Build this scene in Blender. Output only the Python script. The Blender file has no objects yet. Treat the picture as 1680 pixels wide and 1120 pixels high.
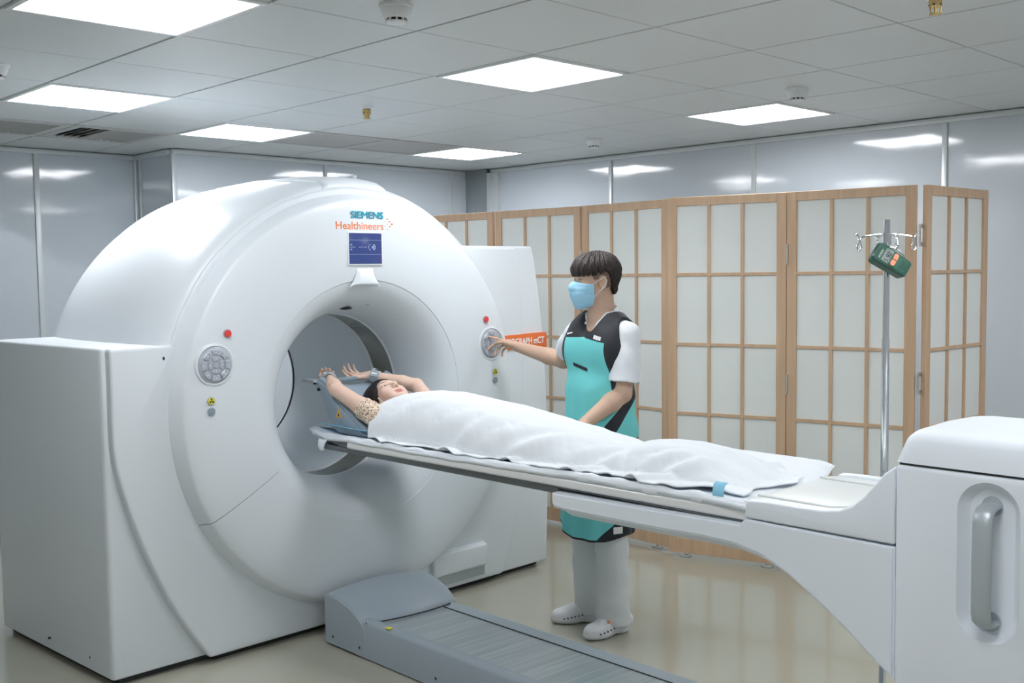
import bpy, bmesh, math, random
import numpy as np
from mathutils import Vector, Matrix, noise

random.seed(7)
SC = bpy.context.scene
COL = SC.collection
R = math.radians

# ------------------------------------------------------------------ camera
CAM_O = (-1.2255, -2.9452, 1.64)
CAM_YAW, CAM_PITCH, CAM_ROLL, CAM_F = -0.7744, -0.0656, -0.0127, 1718.0


SC.cycles.diffuse_bounces = 8
SC.cycles.max_bounces = 12


def make_camera():
    c, s = math.cos(CAM_YAW), math.sin(CAM_YAW)
    A = np.array([[c, s, 0], [-s, c, 0], [0, 0, 1]])
    c, s = math.cos(CAM_PITCH), math.sin(CAM_PITCH)
    B = np.array([[1, 0, 0], [0, c, s], [0, -s, c]])
    c, s = math.cos(CAM_ROLL), math.sin(CAM_ROLL)
    D = np.array([[c, 0, s], [0, 1, 0], [-s, 0, c]])
    M = D @ B @ A
    cd = bpy.data.cameras.new('camera')
    cd.sensor_fit = 'HORIZONTAL'
    cd.sensor_width = 36.0
    cd.lens = 36.0 * CAM_F / 1680.0
    cd.clip_start = 0.05
    cd.clip_end = 60
    o = bpy.data.objects.new('camera', cd)
    COL.objects.link(o)
    m = Matrix.Identity(4)
    for i in range(3):
        m[i][0] = M[0][i]
        m[i][1] = M[2][i]
        m[i][2] = -M[1][i]
        m[i][3] = CAM_O[i]
    o.matrix_world = m
    SC.camera = o


make_camera()

# ------------------------------------------------------------------ world, exposure, lamps
W = bpy.data.worlds.new('world')
SC.world = W
W.use_nodes = True
W.node_tree.nodes['Background'].inputs[0].default_value = (0.80, 0.90, 1.0, 1)
W.node_tree.nodes['Background'].inputs[1].default_value = 0.2
SC.view_settings.view_transform = 'Standard'
SC.view_settings.look = 'None'
SC.view_settings.exposure = 0.40
SC.view_settings.gamma = 1.0
SC.view_settings.use_curve_mapping = False
PANEL_STRENGTH = 13.0                      # the ceiling light panels
PANEL_COLOR = (0.955, 0.965, 1.0, 1)
CEIL = 2.5035
TA, TB = 0.6, 0.6 * 1.0113                # ceiling tile size along x and y
# grid cells (a, b) that hold a light panel
LIGHT_CELLS = [(0, 0), (1, 3), (3, 0), (3, 4), (6, 0), (6, 4),
               (0, -4), (3, -4), (6, -4), (-3, -4)]  # out-of-view panels added for even fill; the rightmost is inferred from a reflection

# ------------------------------------------------------------------ materials
MATS = {}


def mat(name, color, rough=0.5, metal=0.0, coat=0.0, spec=0.5, emit=None, estr=0.0, noise_amt=0.0,
        noise_scale=5.0, bump=0.0, bump_scale=20.0, trans=0.0, sub=0.0, sheen=0.0, coat_rough=0.05):
    m = bpy.data.materials.new(name)
    m.use_nodes = True
    nt = m.node_tree
    b = nt.nodes['Principled BSDF']
    b.inputs['Base Color'].default_value = (*color, 1)
    b.inputs['Roughness'].default_value = rough
    b.inputs['Metallic'].default_value = metal
    b.inputs['Coat Weight'].default_value = coat
    b.inputs['Coat Roughness'].default_value = coat_rough
    b.inputs['Specular IOR Level'].default_value = spec
    b.inputs['Transmission Weight'].default_value = trans
    if sub:
        b.inputs['Subsurface Weight'].default_value = sub
        b.inputs['Subsurface Radius'].default_value = (0.012, 0.005, 0.003)
        b.inputs['Subsurface Scale'].default_value = 1.0
    if sheen:
        b.inputs['Sheen Weight'].default_value = sheen
    if emit:
        b.inputs['Emission Color'].default_value = (*emit, 1)
        b.inputs['Emission Strength'].default_value = estr
    tc = None
    if noise_amt or bump:
        tc = nt.nodes.new('ShaderNodeTexCoord')
    if noise_amt:
        n = nt.nodes.new('ShaderNodeTexNoise')
        n.inputs['Scale'].default_value = noise_scale
        n.inputs['Detail'].default_value = 4
        nt.links.new(tc.outputs['Object'], n.inputs['Vector'])
        mx = nt.nodes.new('ShaderNodeMix')
        mx.data_type = 'RGBA'
        mx.inputs[6].default_value = (*[max(0, c * (1 - noise_amt)) for c in color], 1)
        mx.inputs[7].default_value = (*[min(1, c * (1 + noise_amt)) for c in color], 1)
        nt.links.new(n.outputs['Fac'], mx.inputs[0])
        nt.links.new(mx.outputs[2], b.inputs['Base Color'])
    if bump:
        n2 = nt.nodes.new('ShaderNodeTexNoise')
        n2.inputs['Scale'].default_value = bump_scale
        n2.inputs['Detail'].default_value = 3
        nt.links.new(tc.outputs['Object'], n2.inputs['Vector'])
        bp = nt.nodes.new('ShaderNodeBump')
        bp.inputs['Strength'].default_value = 1.0
        bp.inputs['Distance'].default_value = bump
        nt.links.new(n2.outputs['Fac'], bp.inputs['Height'])
        nt.links.new(bp.outputs['Normal'], b.inputs['Normal'])
    MATS[name] = m
    return m


def stretch_mat(name, c1, c2, scale, rough=0.4, metal=0.0, bump=0.0, nscale=1.0, coat=0.0):
    """noise stretched along one axis: wood grain, brushed belt, hair"""
    m = mat(name, c1, rough, metal, coat)
    nt = m.node_tree
    b = nt.nodes['Principled BSDF']
    tc = nt.nodes.new('ShaderNodeTexCoord')
    mp = nt.nodes.new('ShaderNodeMapping')
    mp.inputs['Scale'].default_value = scale
    n = nt.nodes.new('ShaderNodeTexNoise')
    n.inputs['Scale'].default_value = nscale
    n.inputs['Detail'].default_value = 6
    rp = nt.nodes.new('ShaderNodeMapRange')
    rp.inputs[1].default_value = 0.3
    rp.inputs[2].default_value = 0.7
    mx = nt.nodes.new('ShaderNodeMix')
    mx.data_type = 'RGBA'
    mx.inputs[6].default_value = (*c1, 1)
    mx.inputs[7].default_value = (*c2, 1)
    nt.links.new(tc.outputs['Object'], mp.inputs[0])
    nt.links.new(mp.outputs[0], n.inputs['Vector'])
    nt.links.new(n.outputs['Fac'], rp.inputs[0])
    nt.links.new(rp.outputs[0], mx.inputs[0])
    nt.links.new(mx.outputs[2], b.inputs['Base Color'])
    if bump:
        bp = nt.nodes.new('ShaderNodeBump')
        bp.inputs['Distance'].default_value = bump
        nt.links.new(n.outputs['Fac'], bp.inputs['Height'])
        nt.links.new(bp.outputs['Normal'], b.inputs['Normal'])
    return m


WHITE = mat('white gantry plastic', (0.735, 0.785, 0.825), 0.42, coat=0.10, coat_rough=0.10, spec=0.4)
WHITE2 = mat('white table plastic', (0.80, 0.85, 0.91), 0.38, coat=0.15, coat_rough=0.3)
GREYP = mat('grey machine plastic', (0.345, 0.405, 0.455), 0.42, bump=0.0002, bump_scale=400)
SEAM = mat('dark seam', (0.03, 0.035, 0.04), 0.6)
BLACKR = mat('black rubber', (0.012, 0.012, 0.014), 0.5)
PANELW = mat('glossy wall panel', (0.595, 0.65, 0.705), 0.085, coat=0.5, bump=0.0075, bump_scale=1.6)
TRIMW = mat('pale aluminium trim', (0.66, 0.70, 0.72), 0.35, metal=0.2)
WALLM = mat('matt white wall', (0.82, 0.83, 0.84), 0.7)
PILLARG = mat('grey steel pillar', (0.33, 0.37, 0.39), 0.35, metal=0.3, noise_amt=0.08, noise_scale=3)
TILE = mat('ceiling tile metal', (0.655, 0.68, 0.68), 0.42, bump=0.0006, bump_scale=1.3)
DARK = mat('ceiling void', (0.02, 0.022, 0.025), 0.9)
LAMPF = mat('light panel frame', (0.85, 0.87, 0.88), 0.35)
DIFF = mat('lit diffuser', (0.9, 0.9, 0.9), 0.6, emit=PANEL_COLOR[:3], estr=PANEL_STRENGTH)
BAFFLE = mat('vent metal', (0.52, 0.52, 0.51), 0.45)
DETW = mat('white detector plastic', (0.80, 0.82, 0.83), 0.4)
BRASS = mat('brass', (0.72, 0.52, 0.22), 0.25, metal=0.9)
FLOOR = mat('beige vinyl floor', (0.435, 0.425, 0.35), 0.13, noise_amt=0.04, noise_scale=1.2, bump=0.0003,
            bump_scale=5, coat=0.6, coat_rough=0.07)
WOOD = stretch_mat('beech wood', (0.56, 0.375, 0.235), (0.66, 0.46, 0.305), (14, 14, 1.2), 0.5, nscale=2.0)
PAPER = mat('rice paper panel', (0.80, 0.83, 0.81), 0.75, noise_amt=0.02, noise_scale=4)
CHROME = mat('chrome', (0.80, 0.82, 0.85), 0.12, metal=1.0)
STEEL = mat('satin steel hinge', (0.62, 0.62, 0.60), 0.3, metal=0.9)
SILVER = mat('silver grey paint', (0.46, 0.51, 0.54), 0.38, metal=0.3)
BELT = stretch_mat('ribbed grey belt', (0.31, 0.36, 0.385), (0.50, 0.56, 0.58), (0.8, 60, 1), 0.33, metal=0.25,
                   nscale=2.2, bump=0.0006)
SCREENB = mat('blue display', (0.01, 0.015, 0.06), 0.2, emit=(0.04, 0.062, 0.19), estr=0.8)
SCREENL = mat('display marks', (0.25, 0.32, 0.45), 0.4, emit=(0.30, 0.38, 0.60), estr=0.22)
TEALTXT = mat('petrol blue lettering', (0.03, 0.36, 0.50), 0.4)
ORANGE = mat('orange lettering', (0.86, 0.22, 0.06), 0.45)
ORANGEP = mat('orange plate', (0.80, 0.17, 0.035), 0.45)
WHITETXT = mat('white lettering', (0.86, 0.86, 0.86), 0.5)
REDB = mat('red button', (0.62, 0.05, 0.05), 0.3, emit=(0.7, 0.05, 0.05), estr=0.15)
YELB = mat('yellow button', (0.75, 0.68, 0.05), 0.4)
KEYG = mat('keypad grey', (0.46, 0.49, 0.55), 0.3, metal=0.2)
KEYL = mat('keypad marks', (0.80, 0.83, 0.88), 0.35)
BLUEG = mat('blue grey plastic', (0.26, 0.33, 0.39), 0.4)
BAND = mat('smoked bore window', (0.13, 0.135, 0.115), 0.12, coat=0.5)
SHEET = mat('white cotton sheet', (0.77, 0.81, 0.85), 0.85, sheen=0.1, bump=0.0004, bump_scale=60)
MATTR = mat('white draw sheet', (0.74, 0.785, 0.83), 0.8, bump=0.0006, bump_scale=40)
BLUEPAD = mat('light blue underpad', (0.25, 0.57, 0.76), 0.7)
DECK = mat('ivory table deck', (0.74, 0.77, 0.76), 0.3, coat=0.2)
RAILM = mat('pallet edge rail', (0.78, 0.79, 0.78), 0.3, metal=0.1)
CARBON = mat('pallet underside', (0.16, 0.175, 0.19), 0.35)


# ------------------------------------------------------------------ mesh helpers
def link(name, me, material=None, parent=None):
    o = bpy.data.objects.new(name, me)
    COL.objects.link(o)
    if material is not None:
        for m in (material if isinstance(material, (list, tuple)) else [material]):
            me.materials.append(m)
    if parent is not None:
        o.parent = parent
        o.matrix_parent_inverse = (Matrix.Translation(parent.location).inverted()
                                   if parent.type == 'EMPTY' else Matrix.Identity(4))
    return o


def thing(name, label, cat, loc, group=None):
    o = bpy.data.objects.new(name, None)
    o.empty_display_size = 0.1
    COL.objects.link(o)
    o.location = loc
    tag(o, label, cat, group)
    return o


def tag(o, label, cat, group=None):
    o['label'] = label
    o['category'] = cat
    if group:
        o['group'] = group
    return o


def struct(o, label=None):
    o['kind'] = 'structure'
    if label:
        o['label'] = label
    return o


class MB:
    """collects shapes into one mesh, in world coordinates"""

    def __init__(self):
        self.bm = bmesh.new()

    def box(self, x0, x1, y0, y1, z0, z1, mi=0, rot=None, piv=None, bev=0.0, seg=2):
        b = bmesh.new()
        bmesh.ops.create_cube(b, size=1)
        sx, sy, sz = x1 - x0, y1 - y0, z1 - z0
        for v in b.verts:
            v.co = Vector(((v.co.x + .5) * sx + x0, (v.co.y + .5) * sy + y0, (v.co.z + .5) * sz + z0))
        if bev > 0:
            bmesh.ops.bevel(b, geom=list(b.edges), offset=bev, segments=seg, affect='EDGES', profile=0.5)
        self.add(b, mi, rot, piv)

    def add(self, b, mi=0, rot=None, piv=None):
        if rot is not None:
            pv = Vector(piv or (0, 0, 0))
            for v in b.verts:
                v.co = rot @ (v.co - pv) + pv
        for f in b.faces:
            f.material_index = mi
        me = bpy.data.meshes.new('tmp')
        b.to_mesh(me)
        b.free()
        self.bm.from_mesh(me)
        bpy.data.meshes.remove(me)

    def cyl(self, p0, p1, r0, r1=None, n=24, mi=0, caps=True):
        r1 = r0 if r1 is None else r1
        p0, p1 = Vector(p0), Vector(p1)
        d = p1 - p0
        q = Vector((0, 0, 1)).rotation_difference(d.normalized())
        b = bmesh.new()
        bmesh.ops.create_cone(b, cap_ends=caps, segments=n, radius1=r0, radius2=r1, depth=d.length)
        for v in b.verts:
            v.co = q @ v.co + (p0 + p1) / 2
        self.add(b, mi)

    def sph(self, c, r, sc=(1, 1, 1), mi=0, n=16):
        b = bmesh.new()
        bmesh.ops.create_uvsphere(b, u_segments=n * 2, v_segments=n, radius=r)
        for v in b.verts:
            v.co = Vector((v.co.x * sc[0], v.co.y * sc[1], v.co.z * sc[2])) + Vector(c)
        self.add(b, mi)

    def tube(self, pts, r, n=10, mi=0, closed=False, flat=None):
        """tube through points; r number or list; flat = (up vector, ratio) gives an elliptical section"""
        pts = [Vector(p) for p in pts]
        N = len(pts)
        rs = r if isinstance(r, (list, tuple)) else [r] * N
        b = bmesh.new()
        rings = []
        prev = None
        for i, p in enumerate(pts):
            if closed:
                t = (pts[(i + 1) % N] - pts[i - 1]).normalized()
            else:
                t = (pts[min(i + 1, N - 1)] - pts[max(i - 1, 0)]).normalized()
            if flat:
                u = flat[0].cross(t)
                u = u.normalized()
            elif prev is None:
                a = Vector((0, 0, 1)) if abs(t.z) < .9 else Vector((1, 0, 0))
                u = a.cross(t).normalized()
            else:
                u = (prev - t * prev.dot(t)).normalized()
            prev = u
            w = t.cross(u)
            k = flat[1] if flat else 1.0
            rings.append([b.verts.new(p + (u * math.cos(a2) + w * math.sin(a2) * k) * rs[i])
                          for a2 in [2 * math.pi * j / n for j in range(n)]])
        M2 = N if closed else N - 1
        for i in range(M2):
            A, B = rings[i], rings[(i + 1) % N]
            for j in range(n):
                b.faces.new((A[j], A[(j + 1) % n], B[(j + 1) % n], B[j]))
        if not closed:
            b.faces.new(list(reversed(rings[0])))
            b.faces.new(rings[-1])
        self.add(b, mi)

    def prism(self, poly, axis, a, b_, mi=0, bev=0.0, seg=2):
        """poly of 2D points extruded along axis ('x','y','z') from a to b_"""
        b = bmesh.new()

        def P(p, t):
            if axis == 'y':
                return Vector((p[0], t, p[1]))
            if axis == 'x':
                return Vector((t, p[0], p[1]))
            return Vector((p[0], p[1], t))
        v0 = [b.verts.new(P(p, a)) for p in poly]
        v1 = [b.verts.new(P(p, b_)) for p in poly]
        b.faces.new(v0)
        b.faces.new(list(reversed(v1)))
        n = len(poly)
        for i in range(n):
            b.faces.new((v0[i], v1[i], v1[(i + 1) % n], v0[(i + 1) % n]))
        bmesh.ops.recalc_face_normals(b, faces=b.faces)
        if bev > 0:
            es = [e for e in b.edges if e.calc_face_angle(0) > 0.5]
            bmesh.ops.bevel(b, geom=es, offset=bev, segments=seg, affect='EDGES', profile=0.5)
        self.add(b, mi)

    def lathe(self, prof, c, axis='y', n=96, a0=0.0, a1=2 * math.pi, mi=0):
        """prof: (r, t) pairs; revolves round the axis through c (angle from +x towards +z for axis y)"""
        b = bmesh.new()
        full = abs(a1 - a0 - 2 * math.pi) < 1e-6
        K = n if full else n + 1
        rows = []
        for k in range(K):
            a = a0 + (a1 - a0) * k / n
            ca, sa = math.cos(a), math.sin(a)
            row = []
            for r, t in prof:
                if axis == 'y':
                    row.append(b.verts.new((c[0] + r * ca, t, c[2] + r * sa)))
                else:
                    row.append(b.verts.new((c[0] + r * ca, c[1] + r * sa, t)))
            rows.append(row)
        for k in range(n):
            A, B = rows[k], rows[(k + 1) % K]
            for j in range(len(prof) - 1):
                b.faces.new((A[j], A[j + 1], B[j + 1], B[j]))
        bmesh.ops.remove_doubles(b, verts=b.verts, dist=1e-6)
        bmesh.ops.recalc_face_normals(b, faces=b.faces)
        self.add(b, mi)

    def build(self, name, material, parent=None, smooth=True, angle=35, flat_area=.02):
        me = bpy.data.meshes.new(name)
        self.bm.to_mesh(me)
        self.bm.free()
        if smooth:
            for p in me.polygons:
                p.use_smooth = p.area < flat_area
            try:
                me.set_sharp_from_angle(angle=R(angle))
            except Exception:
                pass
        return link(name, me, material, parent)


def text_part(name, body, size, origin, xdir, zdir, material, parent, depth=0.001, align='LEFT', bold=0.0, squeeze=1.0,
              width=None):
    """lettering as a mesh; origin = baseline start, xdir = reading direction, zdir = letter up"""
    cu = bpy.data.curves.new('lettering', 'FONT')
    cu.body = body
    cu.size = size
    cu.extrude = depth
    cu.align_x = align
    tmp = bpy.data.objects.new('tmp', cu)
    COL.objects.link(tmp)
    dg = bpy.context.evaluated_depsgraph_get()
    me = bpy.data.meshes.new_from_object(tmp.evaluated_get(dg))
    bpy.data.objects.remove(tmp)
    X = Vector(xdir).normalized()
    Z = Vector(zdir).normalized()
    N = X.cross(Z)
    O = Vector(origin)
    if width:
        xs = [v.co.x for v in me.vertices]
        squeeze = width / (max(xs) - min(xs))
    for v in me.vertices:
        c = v.co.copy()
        v.co = O + X * (c.x * squeeze) + Z * c.y + N * c.z
    me.materials.clear()
    if bold:
        b = bmesh.new()
        b.from_mesh(me)
        base = me.copy()
        for k, (dx, dz) in enumerate(((1, 0), (-1, 0), (0, 1), (0, -1))):
            m2 = base.copy()
            for v in m2.vertices:
                v.co = v.co + (X * dx + Z * dz) * bold + N * .00003 * (k + 1)
            b.from_mesh(m2)
            bpy.data.meshes.remove(m2)
        b.to_mesh(me)
        b.free()
        bpy.data.meshes.remove(base)
    return link(name, me, material, parent)


def copy_tree(o, parent=None):
    c = o.copy()
    COL.objects.link(c)
    if parent is not None:
        inv = o.matrix_parent_inverse.copy()
        c.parent = parent
        c.matrix_parent_inverse = inv
    for ch in [q for q in bpy.data.objects if q.parent == o]:
        copy_tree(ch, c)
    return c

# ================================================================== THE ROOM
XW, YB, YL, XS = 4.83, 3.73, 4.28, 2.13       # right wall, back wall, recessed back wall, step
X0, Y0 = -3.4, -4.9


def room():
    m = MB(); m.box(X0, XW + .2, Y0, YL + .2, -.1, 0)
    struct(m.build('floor', FLOOR, smooth=False))
    m = MB(); m.box(XW, XW + .15, Y0, YL + .2, 0, CEIL + .1)
    struct(m.build('wall_right', PANELW, smooth=False))
    m = MB(); m.box(XS, XW, YB, YB + .15, 0, CEIL + .1)
    struct(m.build('wall_back', PANELW, smooth=False))
    m = MB(); m.box(X0, XS + .02, YL, YL + .15, 0, CEIL + .1)
    struct(m.build('wall_back_recessed', PANELW, smooth=False))
    m = MB(); m.box(XS, XS + .12, YB + .15, YL, 0, CEIL + .1)
    struct(m.build('wall_step', PANELW, smooth=False))
    m = MB(); m.box(X0 - .15, X0, Y0, YL, 0, CEIL + .1)
    struct(m.build('wall_left', WALLM, smooth=False))
    m = MB(); m.box(X0, XW, Y0 - .15, Y0, 0, CEIL + .1)
    struct(m.build('wall_front', WALLM, smooth=False))
    # aluminium trims: one object each
    n = [0]

    def trim(*a, material=TRIMW, bev=.002):
        n[0] += 1
        t = MB(); t.box(*a, bev=bev)
        struct(t.build('trim_%d' % n[0], material))
    for y in (2.166, .93, -.345, -1.60, -2.85, -4.1):
        trim(XW - .012, XW, y - .015, y + .015, 0, CEIL - .035)
    for x in (3.352,):
        trim(x - .012, x + .012, YB - .012, YB, 0, CEIL - .035)
    trim(4.585, 4.62, YB - .012, YB, 0, CEIL - .035)
    for x in (1.435, .2, -1.0, -2.2):
        trim(x - .018, x + .018, YL - .012, YL, 0, CEIL - .035)
    trim(XS - .03, XS - .0005, YL - .03, YL, 0, CEIL - .035)
    trim(XS - .012, XS, YL - .075, YL - .045, 0, CEIL - .035)
    trim(XS - .012, XS + .025, YB - .012, YB + .02, 0, CEIL - .035)
    # cornices
    trim(XW - .03, XW, Y0, 3.45, CEIL - .036, CEIL - .006, material=TRIMW)
    trim(XS - .012, 4.75, YB - .03, YB, CEIL - .036, CEIL - .006)
    trim(X0, XS - .012, YL - .03, YL, CEIL - .036, CEIL - .006)
    trim(XS - .03, XS, YB + .02, YL - .03, CEIL - .036, CEIL - .006)
    # grey steel pillar in the far corner and the white frame beside it
    m = MB(); m.box(4.775, XW, 3.475, YB, 0, CEIL - .004, bev=.004)
    p = m.build('steel_corner_pillar', PILLARG)
    struct(p)
    trim(XW - .05, XW, 3.425, 3.474, 0, CEIL - .036)
    trim(XW - .03, XW, 3.36, 3.424, 0, CEIL - .036)
    # skirting along the walls
    m = MB(); m.box(XW - .012, XW, Y0, 3.36, 0, .08); struct(m.build('baseboard_right', TRIMW))
    m = MB(); m.box(XS - .012, 4.77, YB - .0125, YB, 0, .08); struct(m.build('baseboard_back', TRIMW))


room()

VENT_CELLS = [(1, 5), (2, 5)]
GRILLE_CELLS = [(4, 4), (5, 4)]
TRANSFER = set(LIGHT_CELLS) | set(VENT_CELLS) | set(GRILLE_CELLS)


def cell_box(a, b, g=.0):
    return a * TA + g, (a + 1) * TA - g, b * TB + g, (b + 1) * TB - g


def ceiling():
    m = MB()
    a0, a1 = int(math.floor(X0 / TA)), int(math.ceil(XW / TA))
    b0, b1 = int(math.floor(Y0 / TB)), int(math.ceil(YL / TB))
    g = .0030
    for a in range(a0, a1):
        for b in range(b0, b1):
            if (a, b) in TRANSFER:
                continue
            x0, x1, y0, y1 = cell_box(a, b, g)
            ga = .0055
            x0, x1 = a * TA + ga, (a + 1) * TA - ga
            x0, y0 = max(x0, X0), max(y0, Y0)
            x1, y1 = min(x1, XW), min(y1, YL)
            # the ceiling stops at the stepped wall
            if x1 > XS and y1 > YB:
                if x0 >= XS:
                    y1 = min(y1, YB)
                    if y0 >= YB:
                        continue
            if x1 <= x0 or y1 <= y0:
                continue
            m.box(x0, x1, y0, y1, CEIL, CEIL + .02, bev=.0018, seg=1)
    m.box(X0, XW, Y0, YL, CEIL + .035, CEIL + .10, mi=1)
    struct(m.build('ceiling', [TILE, DARK], smooth=False))


ceiling()

LIGHT_LABELS = {
    (0, 0): 'nearest lit ceiling panel, cut off by the top left of the photo',
    (1, 3): 'square lit ceiling panel at far left, in front of the air vents',
    (3, 0): 'square lit ceiling panel in the top middle, above the standing man',
    (3, 4): 'lit ceiling panel between the slatted air vent and the flat mesh grille',
    (6, 0): 'square lit ceiling panel at right, beside a smoke detector and above the folding screen',
    (6, 4): 'smallest and farthest lit ceiling panel, over the back corner with the grey pillar'}


def make_light():
    a, b = 0, 0
    x0, x1, y0, y1 = cell_box(a, b, .003)
    t = thing('ceiling_light', LIGHT_LABELS[(0, 0)], 'ceiling light', ((x0 + x1) / 2, (y0 + y1) / 2, CEIL),
              'square ceiling lights')
    m = MB()
    w = .02
    zt, zb = CEIL + .02, CEIL - .008
    m.box(x0, x1, y0, y0 + w, zb, zt, bev=.002)
    m.box(x0, x1, y1 - w, y1, zb, zt, bev=.002)
    m.box(x0, x0 + w, y0 + w, y1 - w, zb, zt, bev=.002)
    m.box(x1 - w, x1, y0 + w, y1 - w, zb, zt, bev=.002)
    m.build('frame', LAMPF, t)
    m = MB(); m.box(x0 + w, x1 - w, y0 + w, y1 - w, CEIL - .002, CEIL + .012)
    m.build('diffuser', DIFF, t, smooth=False)
    return t


light0 = make_light()
for i, (a, b) in enumerate(LIGHT_CELLS):
    o = light0 if i == 0 else copy_tree(light0)
    o.location = ((a + .5) * TA, (b + .5) * TB, CEIL)
    if i:
        if (a, b) in LIGHT_LABELS:
            o['label'] = LIGHT_LABELS[(a, b)]
        else:
            o['label'] = 'square lit ceiling panel added out of view for even fill light'


def supply_vent(a, b, label):
    x0, x1, y0, y1 = cell_box(a, b, .003)
    t = thing('ceiling_vent', label, 'vent', ((x0 + x1) / 2, (y0 + y1) / 2, CEIL), 'slatted ceiling vents')
    m = MB()
    w = .055
    for bb in ((x0, x1, y0, y0 + w), (x0, x1, y1 - w, y1), (x0, x0 + w, y0 + w, y1 - w), (x1 - w, x1, y0 + w, y1 - w)):
        m.box(*bb, CEIL - .006, CEIL + .012, bev=.002)
    m.build('frame', BAFFLE, t)
    m = MB(); m.box(x0 + w, x1 - w, y0 + w, y1 - w, CEIL + .026, CEIL + .03)
    m.build('duct_opening', DARK, t)
    n = 11
    for k in range(n):
        x = x0 + w + (x1 - x0 - 2 * w) * (k + .5) / n
        m = MB()
        ang = -27 if k < n // 2 else 48
        m.box(x - .020, x + .020, y0 + w, y1 - w, CEIL + .006, CEIL + .0082,
              rot=Matrix.Rotation(R(ang), 3, 'Y'), piv=(x, 0, CEIL + .010))
        m.build('slat', BAFFLE, t)


supply_vent(1, 5, 'slatted air vent at the left edge of the ceiling, cut off by the photo')
supply_vent(2, 5, 'slatted air vent at upper left with dark gaps between its blades, fully in view')


def mesh_grille(a, b, label):
    x0, x1, y0, y1 = cell_box(a, b, .003)
    t = thing('return_grille', label, 'vent', ((x0 + x1) / 2, (y0 + y1) / 2, CEIL), 'fine slotted return grilles')
    m = MB()
    w = .035
    for bb in ((x0, x1, y0, y0 + w), (x0, x1, y1 - w, y1), (x0, x0 + w, y0 + w, y1 - w), (x1 - w, x1, y0 + w, y1 - w)):
        m.box(*bb, CEIL - .006, CEIL + .012, bev=.002)
    m.build('frame', BAFFLE, t)
    m = MB()
    n = 44
    for k in range(n):
        y = y0 + w + (y1 - y0 - 2 * w) * (k + .5) / n
        m.box(x0 + w, x1 - w, y - .0042, y + .0042, CEIL - .001, CEIL + .012)
    m.box(x0 + w, x1 - w, y0 + w, y1 - w, CEIL + .02, CEIL + .024)
    m.build('slotted_core', BAFFLE, t, smooth=False)


mesh_grille(4, 4, 'fine slotted grey ceiling grille touching the lit panel to its left')
mesh_grille(5, 4, 'fine slotted grey ceiling grille touching the farthest lit panel to its right')


def detector(x, y, label, s=1.0):
    t = thing('smoke_detector', label, 'smoke detector', (x, y, CEIL), 'white round smoke detectors')
    c = (x, y, 0)
    m = MB()
    m.lathe([(0, CEIL), (.055, CEIL), (.0555, CEIL - .008), (.052, CEIL - .012), (.0, CEIL - .012)], c, 'z', 40)
    m.build('base', DETW, t)
    m = MB()
    m.lathe([(0, CEIL - .012), (.050, CEIL - .012), (.049, CEIL - .022), (.040, CEIL - .043), (.037, CEIL - .0455)], c, 'z', 40)
    m.lathe([(.034, CEIL - .0525), (.030, CEIL - .058), (.014, CEIL - .062), (0, CEIL - .0625)], c, 'z', 40)
    for k in range(10):
        a = 2 * math.pi * (k + .5) / 10
        q = Matrix.Rotation(a, 3, 'Z')
        m.box(x + .029, x + .0365, y - .0028, y + .0028, CEIL - .056, CEIL - .041, rot=q, piv=(x, y, 0))
    m.build('housing', DETW, t)
    m = MB()
    m.cyl((x, y, CEIL - .042), (x, y, CEIL - .056), .029, n=30)
    m.build('sensing_chamber', SEAM, t)
    m = MB()
    m.sph((x - .03, y - .028, CEIL - .034), .003)
    m.build('indicator', REDB, t)


detector(.918, -.24, 'white smoke detector cut by the top edge of the photo, the nearest one')
detector(3.33, -.27, 'white smoke detector beside the lit panel at right')
detector(4.0, 1.61, 'small far smoke detector near the back of the right wall')
detector(.29, 1.56, 'smoke detector cut off by the left edge of the photo')


def sprinkler(x, y, label):
    t = thing('sprinkler', label, 'sprinkler', (x, y, CEIL), 'brass sprinklers in the ceiling')
    c = (x, y, 0)
    m = MB(); m.lathe([(0, CEIL), (.034, CEIL), (.034, CEIL - .002), (.0, CEIL - .003)], c, 'z', 32)
    m.build('escutcheon', LAMPF, t)
    m = MB()
    m.lathe([(.017, CEIL - .003), (.021, CEIL - .006), (.021, CEIL - .028), (.019, CEIL - .030), (.0, CEIL - .030)], c, 'z', 24)
    for k in range(4):
        a = math.pi * k / 2 + .4
        m.cyl((x + .017 * math.cos(a), y + .017 * math.sin(a), CEIL - .03),
              (x + .013 * math.cos(a), y + .013 * math.sin(a), CEIL - .052), .0025, n=8)
    m.cyl((x, y, CEIL - .03), (x, y, CEIL - .05), .005, n=12)
    m.lathe([(0, CEIL - .050), (.019, CEIL - .050), (.018, CEIL - .054), (0, CEIL - .055)], c, 'z', 24)
    m.build('body', BRASS, t)
    m = MB()
    for k in range(6):
        a = math.pi * 2 * k / 6 + .2
        m.cyl((x + .0195 * math.cos(a), y + .0195 * math.sin(a), CEIL - .024), (x + .0215 * math.cos(a), y + .0215 * math.sin(a), CEIL - .024), .0035, n=8)
    m.build('vent_hole', SEAM, t)


sprinkler(3.52 * TA, 2.52 * TB, 'brass sprinkler in the middle of a ceiling tile above the scanner')
sprinkler(3.59 * TA, -2.40 * TB, 'brass sprinkler cut by the top edge of the photo at right')

# ================================================================== FOLDING SCREEN
SCR_T = 2.05


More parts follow.
